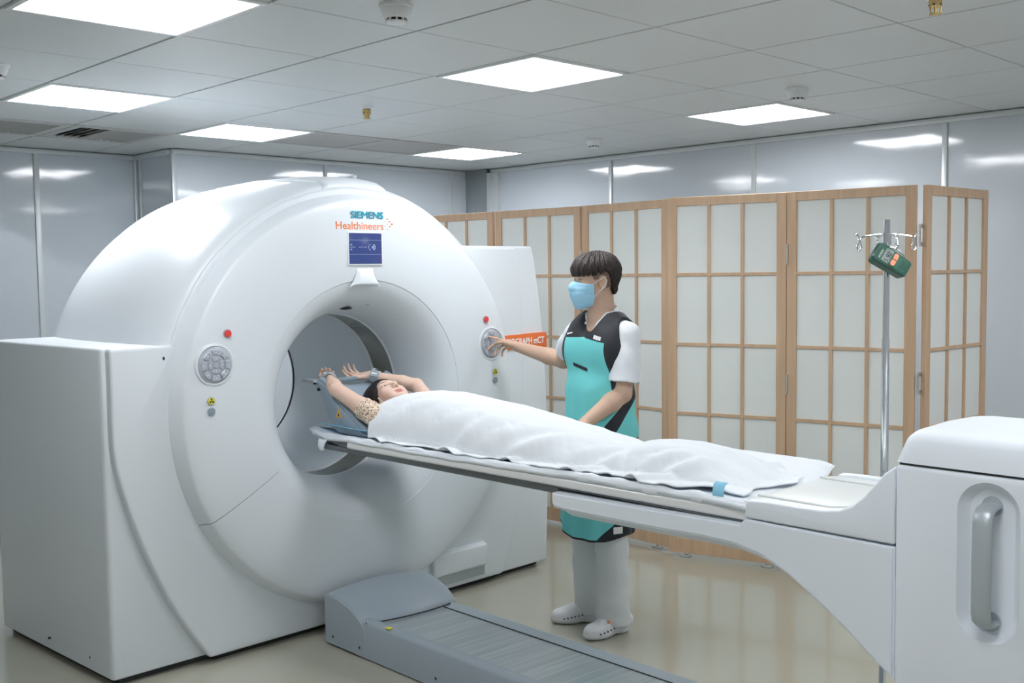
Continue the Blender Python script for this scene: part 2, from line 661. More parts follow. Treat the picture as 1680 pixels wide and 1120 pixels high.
def folding_screen():
    J = [((3.607, 2.900), (3.640, 2.190)), ((3.645, 2.170), (3.709, 1.464)), ((3.709, 1.450), (3.6567, .741)),
         ((3.597, .703), (3.7805, .053)), ((3.782, .048), (3.889, -.612)), ((3.918, -.640), (4.60, -.672))]
    t = thing('folding_screen', 'beech framed six-panel folding screen with white paper panes, standing behind the man',
              'folding screen', (3.75, .7, 0))
    th = .024
    for k, (A, B) in enumerate(J):
        A, B = Vector((*A, 0)), Vector((*B, 0))
        d = (B - A)
        w = d.length
        ang = math.atan2(d.y, d.x)
        q = Matrix.Rotation(ang, 3, 'Z')

        def put(m2, x0, x1, y0, y1, z0, z1, bev=.0015, mi=0):
            b = bmesh.new()
            bmesh.ops.create_cube(b, size=1)
            for v in b.verts:
                v.co = Vector(((v.co.x + .5) * (x1 - x0) + x0, (v.co.y + .5) * (y1 - y0) + y0, (v.co.z + .5) * (z1 - z0) + z0))
            if bev:
                bmesh.ops.bevel(b, geom=list(b.edges), offset=bev, segments=1, affect='EDGES')
            for v in b.verts:
                v.co = q @ v.co + A
            m2.add(b, mi)
        m = MB()
        s, zb, zt = .052, .022, SCR_T
        put(m, 0, s, -th / 2, th / 2, zb, zt)
        put(m, w - s, w, -th / 2, th / 2, zb, zt)
        put(m, s, w - s, -th / 2, th / 2, zt - .048, zt)
        put(m, s, w - s, -th / 2, th / 2, zb, zb + .085)
        fr = m.build('screen_panel', WOOD, t, smooth=False)
        m = MB()
        mw = .017
        for c in (1, 2):
            x = s + (w - 2 * s) * c / 3
            put(m, x - mw / 2, x + mw / 2, -.012, .009, zb + .085, zt - .048, bev=.001)
        for z in (1.617, 1.223, .829, .435):
            put(m, s, w - s, -.0105, .008, z - mw / 2, z + mw / 2, bev=.001)
        m.build('lattice', WOOD, fr, smooth=False)
        m = MB(); put(m, s - .004, w - s + .004, .0, .003, zb + .08, zt - .044, bev=0)
        m.build('paper', PAPER, fr, smooth=False)
        for x in (.10, w - .10):
            m = MB()
            put(m, x - .03, x + .03, -.02, .02, 0, .008, bev=.001)
            p = q @ Vector((x, 0, 0)) + A
            m.cyl((p.x, p.y, .007), (p.x, p.y, .0225), .006, n=10)
            m.build('glide', STEEL, fr)
        # hinges at the joint with the next panel
        if k < 5:
            for z in (1.72, 1.02, .30) if k != 4 else (1.80, 1.06, .32):
                m = MB()
                p = B + Vector((-.016, -.012, 0)) if k != 4 else B + Vector((-.004, -.018, 0))
                m.cyl((p.x, p.y, z - .055), (p.x, p.y, z + .055), .0055, n=12)
                if k == 4:
                    # wide open leaf screwed on the last panel
                    m.box(p.x, p.x + .055, p.y - .006, p.y - .003, z + .035, z + .055)
                    m.box(p.x, p.x + .055, p.y - .006, p.y - .003, z - .055, z - .035)
                    m.box(p.x + .04, p.x + .055, p.y - .006, p.y - .003, z - .04, z + .04)
                    for dz in (-.045, -.02, .02, .045):
                        m.cyl((p.x + .047, p.y - .0065, z + dz), (p.x + .047, p.y - .008, z + dz), .0035, n=8, mi=1)
                m.build('hinge', [STEEL, SEAM], fr)


folding_screen()

# ================================================================== IV POLE WITH METER
PX, PY = 2.182, -1.287


def iv_pole():
    t = thing('iv_pole', 'chrome drip stand pole with four small hooks, standing in front of the folding screen',
              'IV pole', (PX, PY, 0))
    zt = 1.803
    hs = .71
    m = MB()
    m.cyl((PX, PY, 1.0), (PX, PY, zt), .0110, n=24)
    m.build('upper_pole', CHROME, t)
    m = MB(); m.cyl((PX, PY, .10), (PX, PY, 1.40), .0130, n=24)
    m.build('lower_pole', CHROME, t)
    m = MB(); m.cyl((PX, PY, zt - .085), (PX, PY, zt - .045), .0155, n=24)
    m.build('collar', CHROME, t)
    for k in range(4):
        a = R(-44 + 90 * k)
        dx, dy = math.cos(a), math.sin(a)
        m = MB()
        z = zt - .055
        raw = [(0, z), (.03, z + .008), (.075, z + .004), (.108, z), (.122, z - .006), (.128, z - .022), (.122, z - .045),
               (.126, z - .062), (.136, z - .066), (.142, z - .052), (.138, z - .03), (.134, z - .006), (.146, z + .012)]
        pts = []
        for i in range(len(raw) - 1):
            p0, p1, p2, p3 = raw[max(i - 1, 0)], raw[i], raw[i + 1], raw[min(i + 2, len(raw) - 1)]
            for g in range(4):
                s = g / 4
                pts.append(tuple(.5 * (2 * p1[c] + (p2[c] - p0[c]) * s + (2 * p0[c] - 5 * p1[c] + 4 * p2[c] - p3[c]) * s * s +
                                       (3 * p1[c] - p0[c] - 3 * p2[c] + p3[c]) * s ** 3) for c in (0, 1)))
        pts.append(raw[-1])
        m.tube([(PX + dx * r * hs, PY + dy * r * hs, z + (zz - z) * hs) for r, zz in pts], .0030, n=8)
        m.build('hook', CHROME, t)
    for k in range(5):
        a = R(20 + 72 * k)
        m = MB()
        dx, dy = math.cos(a), math.sin(a)
        m.tube([(PX + dx * .015, PY + dy * .015, .13), (PX + dx * .06, PY + dy * .06, .11), (PX + dx * .21, PY + dy * .21, .075)], .012, n=10)
        lg = m.build('leg', CHROME, t)
        m = MB()
        m.cyl((PX + dx * .21 - dy * .01, PY + dy * .21 + dx * .01, .025), (PX + dx * .21 + dy * .01, PY + dy * .21 - dx * .01, .025), .025, n=20)
        m.cyl((PX + dx * .21, PY + dy * .21, .03), (PX + dx * .21, PY + dy * .21, .08), .006, n=8)
        m.build('caster', BLACKR, lg)


iv_pole()

GREEN = mat('dark green casing', (0.012, 0.085, 0.06), 0.35, coat=0.2)
GREEN2 = mat('green rubber rim', (0.018, 0.12, 0.075), 0.4)
LCD = mat('grey lcd', (0.33, 0.38, 0.37), 0.3)
ORB = mat('orange rubber key', (0.90, 0.36, 0.20), 0.5)


def meter():
    # local frame: X = device width, Z = device height (top to upper left), N = towards the viewer
    to_cam = Vector((-.74, -.67, 0)).normalized()
    right = Vector((0, 0, 1)).cross(to_cam).normalized() * 1.0
    # tilt: device top points up-left
    up = Vector((0, 0, 1))
    top = (right * -.83 + up * .56).normalized()
    N = (to_cam + right * .26 + up * .22)
    N = (N - top * N.dot(top)).normalized()
    Xd = top.cross(N).normalized()
    C = Vector((PX, PY, 1.664)) + to_cam * .060 + right * -.003
    ms = .93
    t = thing('radiation_meter', 'small dark green handheld meter with two orange keys, clipped to the chrome pole',
              'handheld meter', tuple(C))

    def P(x, z, n):
        return C + (Xd * x + top * z + N * n) * ms
    # body: rounded, narrower at the lower end
    outline = []
    L, w1, w2 = .072, .038, .031
    for (sx, sz, cw, rr) in ((1, 1, w1, .016), (-1, 1, w1, .016), (-1, -1, w2, .012), (1, -1, w2, .012)):
        for k in range(5):
            a = math.pi / 2 * k / 4
            base = {(1, 1): 0, (-1, 1): math.pi / 2, (-1, -1): math.pi, (1, -1): 1.5 * math.pi}[(sx, sz)]
            outline.append((sx * (cw - rr) + rr * math.cos(base + a), sz * (L - rr) + rr * math.sin(base + a)))

    def slab(sc0, n0, sc1, n1, mi=0, m=None):
        b = bmesh.new()
        v0 = [b.verts.new(P(x * sc0, z * sc0, n0)) for x, z in outline]
        v1 = [b.verts.new(P(x * sc1, z * sc1, n1)) for x, z in outline]
        b.faces.new(v0); b.faces.new(list(reversed(v1)))
        for i in range(len(v0)):
            b.faces.new((v0[i], v1[i], v1[(i + 1) % len(v0)], v0[(i + 1) % len(v0)]))
        bmesh.ops.recalc_face_normals(b, faces=b.faces)
        m.add(b, mi)
    m = MB(); slab(.93, -.034, 1.0, .002, 0, m); slab(1.0, .002, .93, .016, 0, m)
    m.build('casing', GREEN, t)
    m = MB(); slab(.80, .0161, .78, .0172, 0, m)
    m.build('face_plate', GREEN2, t)

    def plate(name, poly, n0, n1, material):
        b = bmesh.new()
        v0 = [b.verts.new(P(x, z, n0)) for x, z in poly]
        v1 = [b.verts.new(P(x, z, n1)) for x, z in poly]
        b.faces.new(v0); b.faces.new(list(reversed(v1)))
        for i in range(len(v0)):
            b.faces.new((v0[i], v1[i], v1[(i + 1) % len(v0)], v0[(i + 1) % len(v0)]))
        bmesh.ops.recalc_face_normals(b, faces=b.faces)
        mm = MB(); mm.add(b)
        return mm.build(name, material, t, smooth=False)
    plate('lcd_display', [(-.026, .010), (.026, .010), (.026, .038), (-.026, .038)], .0172, .0182, LCD)
    for s in (-1, 1):
        plate('key', [(s * .002, -.014), (s * .022, -.014 + .002), (s * .026, -.002), (s * .020, .004), (s * .002, .003)], .0172, .021, ORB)
    plate('speaker_slots', [(-.014, -.055), (.014, -.055), (.018, -.030), (-.018, -.030)], .0172, .0180, GREEN)
    o = text_part('reading', '5.92', .023, P(-.024, .013, .0184), Xd, top, SEAM, t, depth=.0002, squeeze=.95)
    text_part('reading_mark', 'µSv/h', .006, P(-.02, .0045, .0184), Xd, top, LCD, t, depth=.0002)
    text_part('maker_name', 'EXTECH', .0085, P(-.024, .045, .0175), Xd, top, WHITETXT, t, depth=.0002)
    m = MB()
    m.tube([P(.036, .03, .0), P(.045, .022, .002), P(.048, .0, .004), P(.045, -.03, .002), P(.036, -.04, 0)], .003, n=8)
    m.build('clip', STEEL, t)
    m = MB()
    a = P(.030, .035, -.02)
    m.cyl(tuple(C - to_cam * .04 + up * .012), tuple(P(.01, .01, -.02)), .010, n=12)
    m.build('bracket', BLACKR, t)


meter()

# ================================================================== PET/CT GANTRY
GC = (1.68, 0.0, 1.06)          # bore axis


def sector_lathe(prof, a0, a1, n):
    m = MB()
    m.lathe(prof, GC, 'y', n, a0, a1)
    return m


def gantry():
    t = thing('scanner_gantry', 'large white ring-shaped scanner with a round bore and a blue display above it',
              'PET/CT scanner', (1.68, 1.7, 0))
    # ---- barrel housing
    m = MB()
    m.lathe([(.950, 1.068), (.978, 1.066), (.992, 1.078), (1.006, 1.105), (1.016, 1.14), (1.032, 1.28), (1.048, 1.50), (1.052, 1.75), (1.046, 1.95),
             (1.030, 2.10), (1.005, 2.20), (.96, 2.27), (.90, 2.30), (.44, 2.31)], GC, 'y', 160)
    m.build('barrel_housing', WHITE, t, angle=60, flat_area=9)
    # raised spine on top of the barrel
    m = MB()
    rows = []
    b = bmesh.new()
    prof = [(1.06, .970), (1.07, 1.005), (1.13, 1.034), (1.30, 1.050), (1.7, 1.060), (2.05, 1.050), (2.2, 1.025)]
    na = 40
    for k in range(na + 1):
        u = -1 + 2 * k / na
        edge = max(0.0, min(1.0, (1 - abs(u)) / .16))
        edge = edge * edge * (3 - 2 * edge)
        a = R(89) + u * R(11)
        row = []
        for y, r in prof:
            rr = (.95 if y < 1.065 else .985) * (1 - edge) + (r) * edge
            row.append(b.verts.new((GC[0] + rr * math.cos(a) * (1 if True else 1), y, GC[2] + rr * math.sin(a))))
        rows.append(row)
    for k in range(na):
        for j in range(len(prof) - 1):
            b.faces.new((rows[k][j], rows[k][j + 1], rows[k + 1][j + 1], rows[k + 1][j]))
    bmesh.ops.recalc_face_normals(b, faces=b.faces)
    m.add(b)
    o = m.build('top_spine', WHITE, t, angle=60, flat_area=9)
    o.modifiers.new('s', 'SOLIDIFY').thickness = .012
    m = MB(); m.sph((1.86, 1.30, 2.118), .010); m.cyl((1.86, 1.30, 2.10), (1.86, 1.30, 2.118), .006, n=10)
    m.build('lifting_stud', WHITE, t)

    # ---- front cover plate with its arcs
    rc = .979

    def circ(a0, a1, n, r=rc):
        return [(GC[0] + r * math.cos(R(a0 + (a1 - a0) * k / n)), GC[2] + r * math.sin(R(a0 + (a1 - a0) * k / n))) for k in range(n + 1)]
    a_r = math.degrees(math.asin((1.778 - GC[2]) / rc))
    a_l = 180 - math.degrees(math.asin((1.362 - GC[2]) / rc))
    right_arc = [(2.60, .03), (2.665, .18), (2.71, .36), (2.74, .56), (2.76, .80), (2.772, 1.06), (2.775, 1.30),
                 (2.765, 1.50), (2.745, 1.66), (2.72, 1.775)]
    left_arc = [(.497, 1.362), (.4975, 1.20), (.499, .96), (.526, .805), (.578, .63), (.648, .45), (.748, .24), (.882, .03)]

    def smooth_poly(pts, n=6):
        out = []
        P = [Vector((*p, 0)) for p in pts]
        for i in range(len(P) - 1):
            p0, p1, p2, p3 = P[max(i - 1, 0)], P[i], P[i + 1], P[min(i + 2, len(P) - 1)]
            for k in range(n):
                s = k / n
                q = .5 * ((2 * p1) + (-p0 + p2) * s + (2 * p0 - 5 * p1 + 4 * p2 - p3) * s * s + (-p0 + 3 * p1 - 3 * p2 + p3) * s ** 3)
                out.append((q.x, q.y))
        out.append(pts[-1])
        return out
    poly = smooth_poly(right_arc) + circ(a_r, a_l, 60) + smooth_poly(left_arc)
    m = MB(); m.prism(poly, 'y', 1.055, 1.115, bev=.012, seg=3)
    o = m.build('front_cover', WHITE, t, angle=50)
    # the big bore hole: cut with a boolean
    mc = MB(); mc.cyl((GC[0], .8, GC[2]), (GC[0], 1.4, GC[2]), .93, n=160)
    cut = mc.build('cutter', WHITE)
    bo = o.modifiers.new('b', 'BOOLEAN')
    bo.operation = 'DIFFERENCE'
    bo.object = cut
    bo.solver = 'EXACT'
    dg = bpy.context.evaluated_depsgraph_get()
    me = bpy.data.meshes.new_from_object(o.evaluated_get(dg))
    o.modifiers.clear()
    o.data = me
    for p in me.polygons:
        p.use_smooth = p.area < .02
    me.set_sharp_from_angle(angle=R(50))
    bpy.data.objects.remove(cut)
    # dark shadow gap ring behind the disc edge
    m = MB(); m.lathe([(.925, 1.062), (.962, 1.062)], GC, 'y', 128)
    m.build('seam_ring', SEAM, t)

    # ---- left and right side housings
    m = MB()
    b = bmesh.new()
    x0, x1 = .462, 1.15
    pts = [(.488, 1.10), (x1, 1.10), (x1, 2.16), (.425, 2.16), (.415, 2.14), (.478, 1.115)]
    m.prism(pts, 'z', .03, 1.362, bev=.010, seg=3)
    m.build('side_housing', WHITE, t, angle=50)
    m = MB(); m.prism([(x + .03 if x < .6 else x, y + .03 if y < 1.6 else y - .03) for x, y in pts], 'z', .004, .04)
    m.build('plinth', SEAM, t)
    for (x, y) in ((.472, 1.29), (.442, 1.65)):
        m = MB()
        m.cyl((x + .003, y, .085), (x - .006, y, .085), .005, n=10)
        m.build('screw', SEAM, t)
    rp = [(2.35, 1.782), (2.862, 1.782), (2.874, 1.74), (2.888, 1.68), (2.922, 1.48), (2.950, 1.25), (2.968, 1.0), (2.976, .7),
          (2.973, .4), (2.955, .03), (2.35, .03)]
    m = MB(); m.prism(smooth_poly(rp[1:10], 3) + [rp[10], rp[0]], 'y', 1.071, 2.16, bev=.010, seg=3)
    m.build('side_housing', WHITE, t, angle=50)
    m = MB(); m.box(2.3, 2.92, 1.12, 2.12, .004, .04)
    m.build('plinth', SEAM, t)
    m = MB(); m.box(.92, 2.56, 1.10, 2.1, .004, .04)
    m.build('plinth', SEAM, t)
    m = MB(); m.sph((.718, 1.056, 1.312), .006, (1, .4, 1.4))
    m.build('latch_hole', SEAM, t)

    # ---- front disc: upper and lower sectors with the radial joint between them
    disc = [(.553, .9835), (.556, .9795), (.575, .976), (.63, .970), (.72, .966), (.82, .968), (.88, .974), (.912, .980), (.920, .984),
            (.926, .992), (.948, 1.045), (.951, 1.056), (.951, 1.075)]
    aL, aR = R(208.5), R(331.5)
    gap = .0013
    m = sector_lathe(disc, aR - 2 * math.pi + gap, aL - gap, 150)
    m.build('face_ring', WHITE, t, angle=40)
    m = sector_lathe(disc, aL + gap, aR - gap, 90)
    m.build('lower_face_cover', WHITE, t, angle=40)
    m = sector_lathe([(r, y + .006) for r, y in disc], 0, 2 * math.pi, 128)
    m.build('joint_backing', SEAM, t)
    # ---- trumpet and tube
    m = MB()
    m.lathe([(.5580, .9830), (.5550, .9835), (.5500, .9835), (.545, .985), (.520, .994), (.492, 1.012), (.462, 1.045), (.436, 1.09), (.416, 1.145),
             (.404, 1.20), (.398, 1.25), (.3965, 1.282)], GC, 'y', 160)
    m.build('bore_funnel', WHITE, t, angle=70)
    m = MB(); m.lathe([(.3965, 1.282), (.392, 1.283), (.391, 1.292), (.396, 1.294)], GC, 'y', 128)
    m.build('funnel_rim', LAMPF, t)
    m = MB(); m.lathe([(.396, 1.294), (.3955, 1.455)], GC, 'y', 128)
    m.build('scan_window', BAND, t)
    m = MB(); m.lathe([(.3955, 1.455), (.391, 1.457), (.390, 1.466)], GC, 'y', 128)
    m.build('window_rim', LAMPF, t)
    m = MB(); m.lathe([(.390, 1.466), (.390, 2.215)], GC, 'y', 128)
    m.build('bore_tube', WHITE, t, flat_area=9)
    m = MB(); m.lathe([(.390, 2.215), (.386, 2.217), (.386, 2.226), (.392, 2.228)], GC, 'y', 128)
    m.build('rear_gasket', BLACKR, t)
    m = MB(); m.lathe([(.392, 2.228), (.398, 2.25), (.42, 2.29), (.45, 2.312)], GC, 'y', 128)
    m.build('rear_funnel', WHITE, t)
    # speaker / camera slot in the funnel roof, and the little laser window
    m = MB()
    m.sph((1.655, 1.115, 1.4826), .030, (1.0, 1.15, .22))
    m.build('laser_slot', SEAM, t)
    m = MB(); m.sph((1.755, 1.075, 1.4975), .008, (1.4, 1, .5))
    m.build('microphone', SILVER, t)

    # ---- display, sensor bump, lettering
    yf = .968
    m = MB(); m.box(1.569, 1.766, yf - .004, yf + .01, 1.682, 1.836, bev=.003)
    m.build('display_bezel', LAMPF, t)
    m = MB(); m.box(1.576, 1.759, yf - .006, yf, 1.689, 1.829, bev=.001)
    disp = m.build('display', SCREENB, t)
    m = MB()
    yd = yf - .0068
    for z in (1.797, 1.732):
        m.box(1.577, 1.758, yd, yd + .001, z - .0006, z + .0006)

    def ring(cx, cz, r, w=.0016, a0=0, a1=360, n=28):
        pp = []
        for k in range(n):
            A, B = R(a0 + (a1 - a0) * k / n), R(a0 + (a1 - a0) * (k + 1) / n)
            bb = bmesh.new()
            vs = [bb.verts.new((cx + q * math.cos(g), yd, cz + q * math.sin(g))) for q, g in ((r - w, A), (r + w, A), (r + w, B), (r - w, B))]
            bb.faces.new(vs)
            m.add(bb)
    ring(1.708, 1.765, .006); ring(1.708, 1.765, .0125, .0025, -80, 80); ring(1.696, 1.765, .013, .0012, 90, 270)
    ring(1.708, 1.765, .0018, .0018)
    for x in (1.586, 1.590, 1.596, 1.604, 1.642, 1.648, 1.656, 1.664, 1.671):
        m.box(x - .0008, x + .0008, yd, yd + .001, 1.762, 1.768)
    for z in (1.776, 1.754):
        m.box(1.582, 1.590, yd, yd + .001, z - .003, z + .003)
    m.box(1.629, 1.638, yd, yd + .001, 1.764, 1.766); m.box(1.578, 1.610, yd, yd + .001, 1.7645, 1.7655)
    m.build('display_marks', SCREENL, disp, smooth=False)
    m = MB()
    bb = bmesh.new()
    rows = []
    for i in range(25):
        u = i / 24
        z = 1.668 - .084 * u
        hw2 = .046 + .042 * u ** 1.8
        dep = .026 * math.sin(math.pi * min(1, u * .62)) ** .8 * (1 - max(0, u - .86) / .14 * .85)
        rows.append([bb.verts.new((1.667 + (j / 24 * 2 - 1) * hw2, .972 - dep * max(0, 1 - abs(j / 12 - 1) ** 2.6) ** .7 if u > 0 else .972, z)) for j in range(25)])
    for i in range(24):
        for j in range(24):
            bb.faces.new((rows[i][j], rows[i][j + 1], rows[i + 1][j + 1], rows[i + 1][j]))
    bmesh.ops.recalc_face_normals(bb, faces=bb.faces)
    m.add(bb)
    m.build('sensor_bump', WHITE, t)
    text_part('maker_lettering', 'SIEMENS', .0445, (1.591, yf + .0005, 1.897), (1, 0, 0), (0, 0, 1), TEALTXT, t, depth=.0012, bold=.0009, width=.182)
    text_part('maker_lettering', 'Healthineers', .048, (1.506, yf + .0005, 1.846), (1, 0, 0), (0, 0, 1), ORANGE, t, depth=.0012, bold=.0006, width=.265)
    m = MB()
    for dx, dz, r in ((0, .0113, .0020), (0, -.0113, .0020), (.013, .0232, .0032), (.013, 0, .0026), (.013, -.0232, .0032),
                      (.026, .0113, .0038), (.026, -.0113, .0038), (.039, 0, .0052)):
        m.cyl((1.786 + dx, yf - .0008, 1.873 + dz), (1.786 + dx, yf + .006, 1.873 + dz), r, n=14)
    m.build('logo_dots', ORANGE, t)

    # ---- name plate on the right housing
    m = MB(); m.prism([(2.62, 1.228), (2.952, 1.228), (2.948, 1.311), (2.62, 1.306)], 'y', 1.0485, 1.086, bev=.001)
    pl = m.build('name_plate', ORANGEP, t)
    text_part('name_lettering', 'BIOGRAPH mCT', .050, (2.640, 1.0478, 1.252), (1, 0, .005), (0, 0, 1), WHITETXT, pl, depth=.0008, bold=.0008, width=.285)

    # ---- grip hatch low on the right
    m = MB(); m.box(2.085, 2.470, 1.046, 1.075, .052, .235, bev=.016, seg=4)
    hp = m.build('service_hatch', WHITE, t)
    m = MB(); m.box(2.082, 2.473, 1.0525, 1.070, .049, .238, bev=.014, seg=4)
    m.build('hatch_gap', SEAM, hp)
    m = MB(); m.box(2.092, 2.462, 1.022, 1.06, .112, .230, bev=.014, seg=4)
    m.build('hatch_pad', WHITE, hp)
    m = MB(); m.box(2.10, 2.455, 1.0445, 1.048, .060, .104)
    m.build('grip_slot', SILVER, hp)

    # ---- control sets
    for cx in (.898, 2.452):
        k = keypad(t, (cx, .9725, 1.277))
        cxr = .956 if cx < 1.5 else 2.415
        y = .9665
        m = MB(); m.lathe([(0, 0)], (0, 0, 0)) if False else None
        m = MB(); m.cyl((cxr, y + .012, 1.404), (cxr, y - .002, 1.404), .0185, n=32)
        m.build('button_rim', KEYG, t)
        m = MB(); m.cyl((cxr, y, 1.404), (cxr, y - .008, 1.404), .0145, n=32)
        m.build('stop_button', REDB, t)
        cxy = .873 if cx < 1.5 else 2.476
        m = MB(); m.cyl((cxy, y + .02, 1.131), (cxy, y - .002, 1.131), .0175, n=32)
        m.build('button_rim', KEYG, t)
        m = MB(); m.cyl((cxy, y, 1.131), (cxy, y - .005, 1.131), .0145, n=32)
        yb = m.build('radiation_lamp', YELB, t)
        m = MB()
        m.cyl((cxy, y - .003, 1.131), (cxy, y - .0056, 1.131), .0022, n=12)
        for a in (90, 210, 330):
            A, B = R(a - 27), R(a + 27)
            pts = [(cxy + .0035 * math.cos(A), 1.131 + .0035 * math.sin(A)), (cxy + .0105 * math.cos(A), 1.131 + .0105 * math.sin(A)),
                   (cxy + .0112 * math.cos(R(a)), 1.131 + .0112 * math.sin(R(a))),
                   (cxy + .0105 * math.cos(B), 1.131 + .0105 * math.sin(B)), (cxy + .0035 * math.cos(B), 1.131 + .0035 * math.sin(B))]
            m.prism(pts, 'y', y - .0056, y - .003)
        m.build('trefoil', SEAM, yb)
        m = MB(); m.cyl((cxy, y + .02, 1.088), (cxy, y - .002, 1.088), .0175, n=32)
        m.build('button_rim', KEYG, t)
        m = MB(); m.cyl((cxy, y, 1.088), (cxy, y - .005, 1.088), .0140, n=32)
        m.build('lamp_button', BLUEG, t)
    return t


def keypad(t, c):
    cx, cy, cz = c
    m = MB()
    m.lathe([(.094, cy + .012), (.088, cy - .006), (.080, cy - .008), (.0785, cy - .004)], (cx, 0, cz), 'y', 48)
    rim = m.build('keypad_rim', WHITE, t)
    m = MB(); m.lathe([(.0785, cy - .003), (.070, cy - .009), (0, cy - .010)], (cx, 0, cz), 'y', 48)
    kp = m.build('keypad', KEYG, t)

    def key(r0, r1, a0, a1):
        m = MB()
        pts = []
        n = 6
        for k in range(n + 1):
            a = R(a0 + (a1 - a0) * k / n); pts.append((cx + r1 * math.cos(a), cz + r1 * math.sin(a)))
        for k in range(n + 1):
            a = R(a1 + (a0 - a1) * k / n); pts.append((cx + r0 * math.cos(a), cz + r0 * math.sin(a)))
        m.prism(pts, 'y', cy - .0135, cy - .008, bev=.0012, seg=1)
        m.build('key', KEYG, kp)
        return R((a0 + a1) / 2), (r0 + r1) / 2
    mk = MB()
    for i in range(8):
        a = 90 + i * 45
        am, rm = key(.043, .064, a - 18, a + 18)
        x, z = cx + rm * math.cos(am), cz + rm * math.sin(am)
        mk.box(x - .006, x + .006, cy - .0142, cy - .0134, z - .0008, z + .0008)
        mk.box(x - .0008, x + .0008, cy - .0142, cy - .0134, z - .005, z + .005)
        if i % 2:
            mk.box(x - .006, x + .004, cy - .0142, cy - .0134, z + .004, z + .0052)
    for i in range(4):
        a = 90 + i * 90
        am, rm = key(.017, .035, a - 36, a + 36)
        x, z = cx + rm * math.cos(am), cz + rm * math.sin(am)
        mk.box(x - .004, x + .004, cy - .0142, cy - .0134, z - .0009, z + .0009)
        mk.box(x - .0009, x + .0009, cy - .0142, cy - .0134, z - .004, z + .004)
    # thin bright outlines round the outer keys
    for i in range(8):
        a = 90 + i * 45
        for k in range(8):
            A, B = R(a - 17 + 34 * k / 8), R(a - 17 + 34 * (k + 1) / 8)
            bb = bmesh.new()
            vs = [bb.verts.new((cx + q * math.cos(g), cy - .01385, cz + q * math.sin(g))) for q, g in ((.0615, A), (.0630, A), (.0630, B), (.0615, B))]
            bb.faces.new(vs)
            mk.add(bb)
    mk.build('key_marks', KEYL, kp, smooth=False)
    m = MB(); m.cyl((cx, cy - .009, cz), (cx, cy - .014, cz), .012, n=24)
    m.build('key', KEYG, kp)
    return kp


gantry()


# ================================================================== FLOOR RAIL UNIT
def floor_rail():
    t = thing('floor_rail', 'grey floor rail unit with a ribbed belt, running out from under the scanner', 'floor rail',
              (1.6, .3, 0))
    xl, xr = 1.368, 1.845
    # arched hood
    prof = [(.925, .01), (.925, .222), (.90, .2265), (.86, .228), (.80, .222), (.74, .206), (.69, .184), (.655, .160), (.635, .135), (.628, .10), (.625, .01)]
    m = MB()
    b = bmesh.new()
    rows = []
    nx = 16
    # hood front edge bulges towards the table in the middle
    for i in range(nx + 1):
        u = i / nx
        x = xl + (xr + .05 - xl) * u
        bul = .075 * math.sin(math.pi * u) ** .8
        lift = .020 * math.sin(math.pi * u)
        row = []
        for (y, z) in prof:
            f = max(0, (.925 - y) / .30)
            row.append(b.verts.new((x, y - bul * f, z + (lift if z > .09 else 0))))
        rows.append(row)
    for i in range(nx):
        for j in range(len(prof) - 1):
            b.faces.new((rows[i][j], rows[i][j + 1], rows[i + 1][j + 1], rows[i + 1][j]))
    b.faces.new(rows[0]); b.faces.new(list(reversed(rows[-1])))
    bmesh.ops.recalc_face_normals(b, faces=b.faces)
    es = [e for e in b.edges if e.calc_face_angle(0) > 1.2]
    bmesh.ops.bevel(b, geom=es, offset=.006, segments=3, affect='EDGES')
    m.add(b)
    hood = m.build('hood', GREYP, t, angle=45)
    for (y, z) in ((.862, .045), (.665, .045)):
        m = MB()
        m.cyl((xl - .001, y, z), (xl + .004, y, z), .0065, n=12)
        m.build('screw', SEAM, hood)
    m = MB()
    m.tube([(xl + .005 + (xr + .05 - xl) * u, .624 - .075 * math.sin(math.pi * u) ** .8, .1585 + .012 * math.sin(math.pi * u) - .012 * u) for u in
            [k / 24 for k in range(21)]], .0032, n=8)
    m.build('hood_joint', SEAM, hood)
    ye = -2.75
    # side beam nearest the camera
    m = MB()
    m.prism([(xl + .004, .006), (xl + .004, .150), (xl + .010, .164), (xl + .024, .170), (xl + .040, .170), (xl + .046, .164), (xl + .060, .163), (xl + .060, .006)], 'y', ye, .70)
    m.build('side_beam', GREYP, t, angle=50)
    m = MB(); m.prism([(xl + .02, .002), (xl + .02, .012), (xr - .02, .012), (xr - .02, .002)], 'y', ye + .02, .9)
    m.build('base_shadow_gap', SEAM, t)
    m = MB(); m.prism([(xr - .075, .006), (xr - .075, .150), (xr - .004, .150), (xr, .145), (xr, .006)], 'y', ye, .70)
    m.build('side_beam', GREYP, t, angle=50)
    m = MB(); m.prism([(xl + .060, .02), (xl + .060, .156), (xr - .078, .148), (xr - .078, .02)], 'y', ye, .69)
    m.build('belt_cover', BELT, t)
    m = MB(); m.prism([(xr - .0785, .02), (xr - .0785, .1515), (xr - .0745, .1515), (xr - .0745, .02)], 'y', ye, .69)
    m.build('belt_gap', SEAM, t)
    m = MB()
    m.cyl((xl + .003, .165, .045), (xl + .008, .165, .045), .0065, n=12)
    m.build('screw', SEAM, t)
    m = MB()
    m.prism([(.505, .150), (.470, .150), (.4875, .163)], 'x', xl + .001, xl + .0045)
    m = MB(); m.box(xl + .006, xl + .030, .462, .492, .1695, .1715)
    m.build('warning_sticker', YELB, t)


floor_rail()


# ================================================================== PATIENT TABLE
XN, XF = 1.40, 1.975            # near and far sides of the table


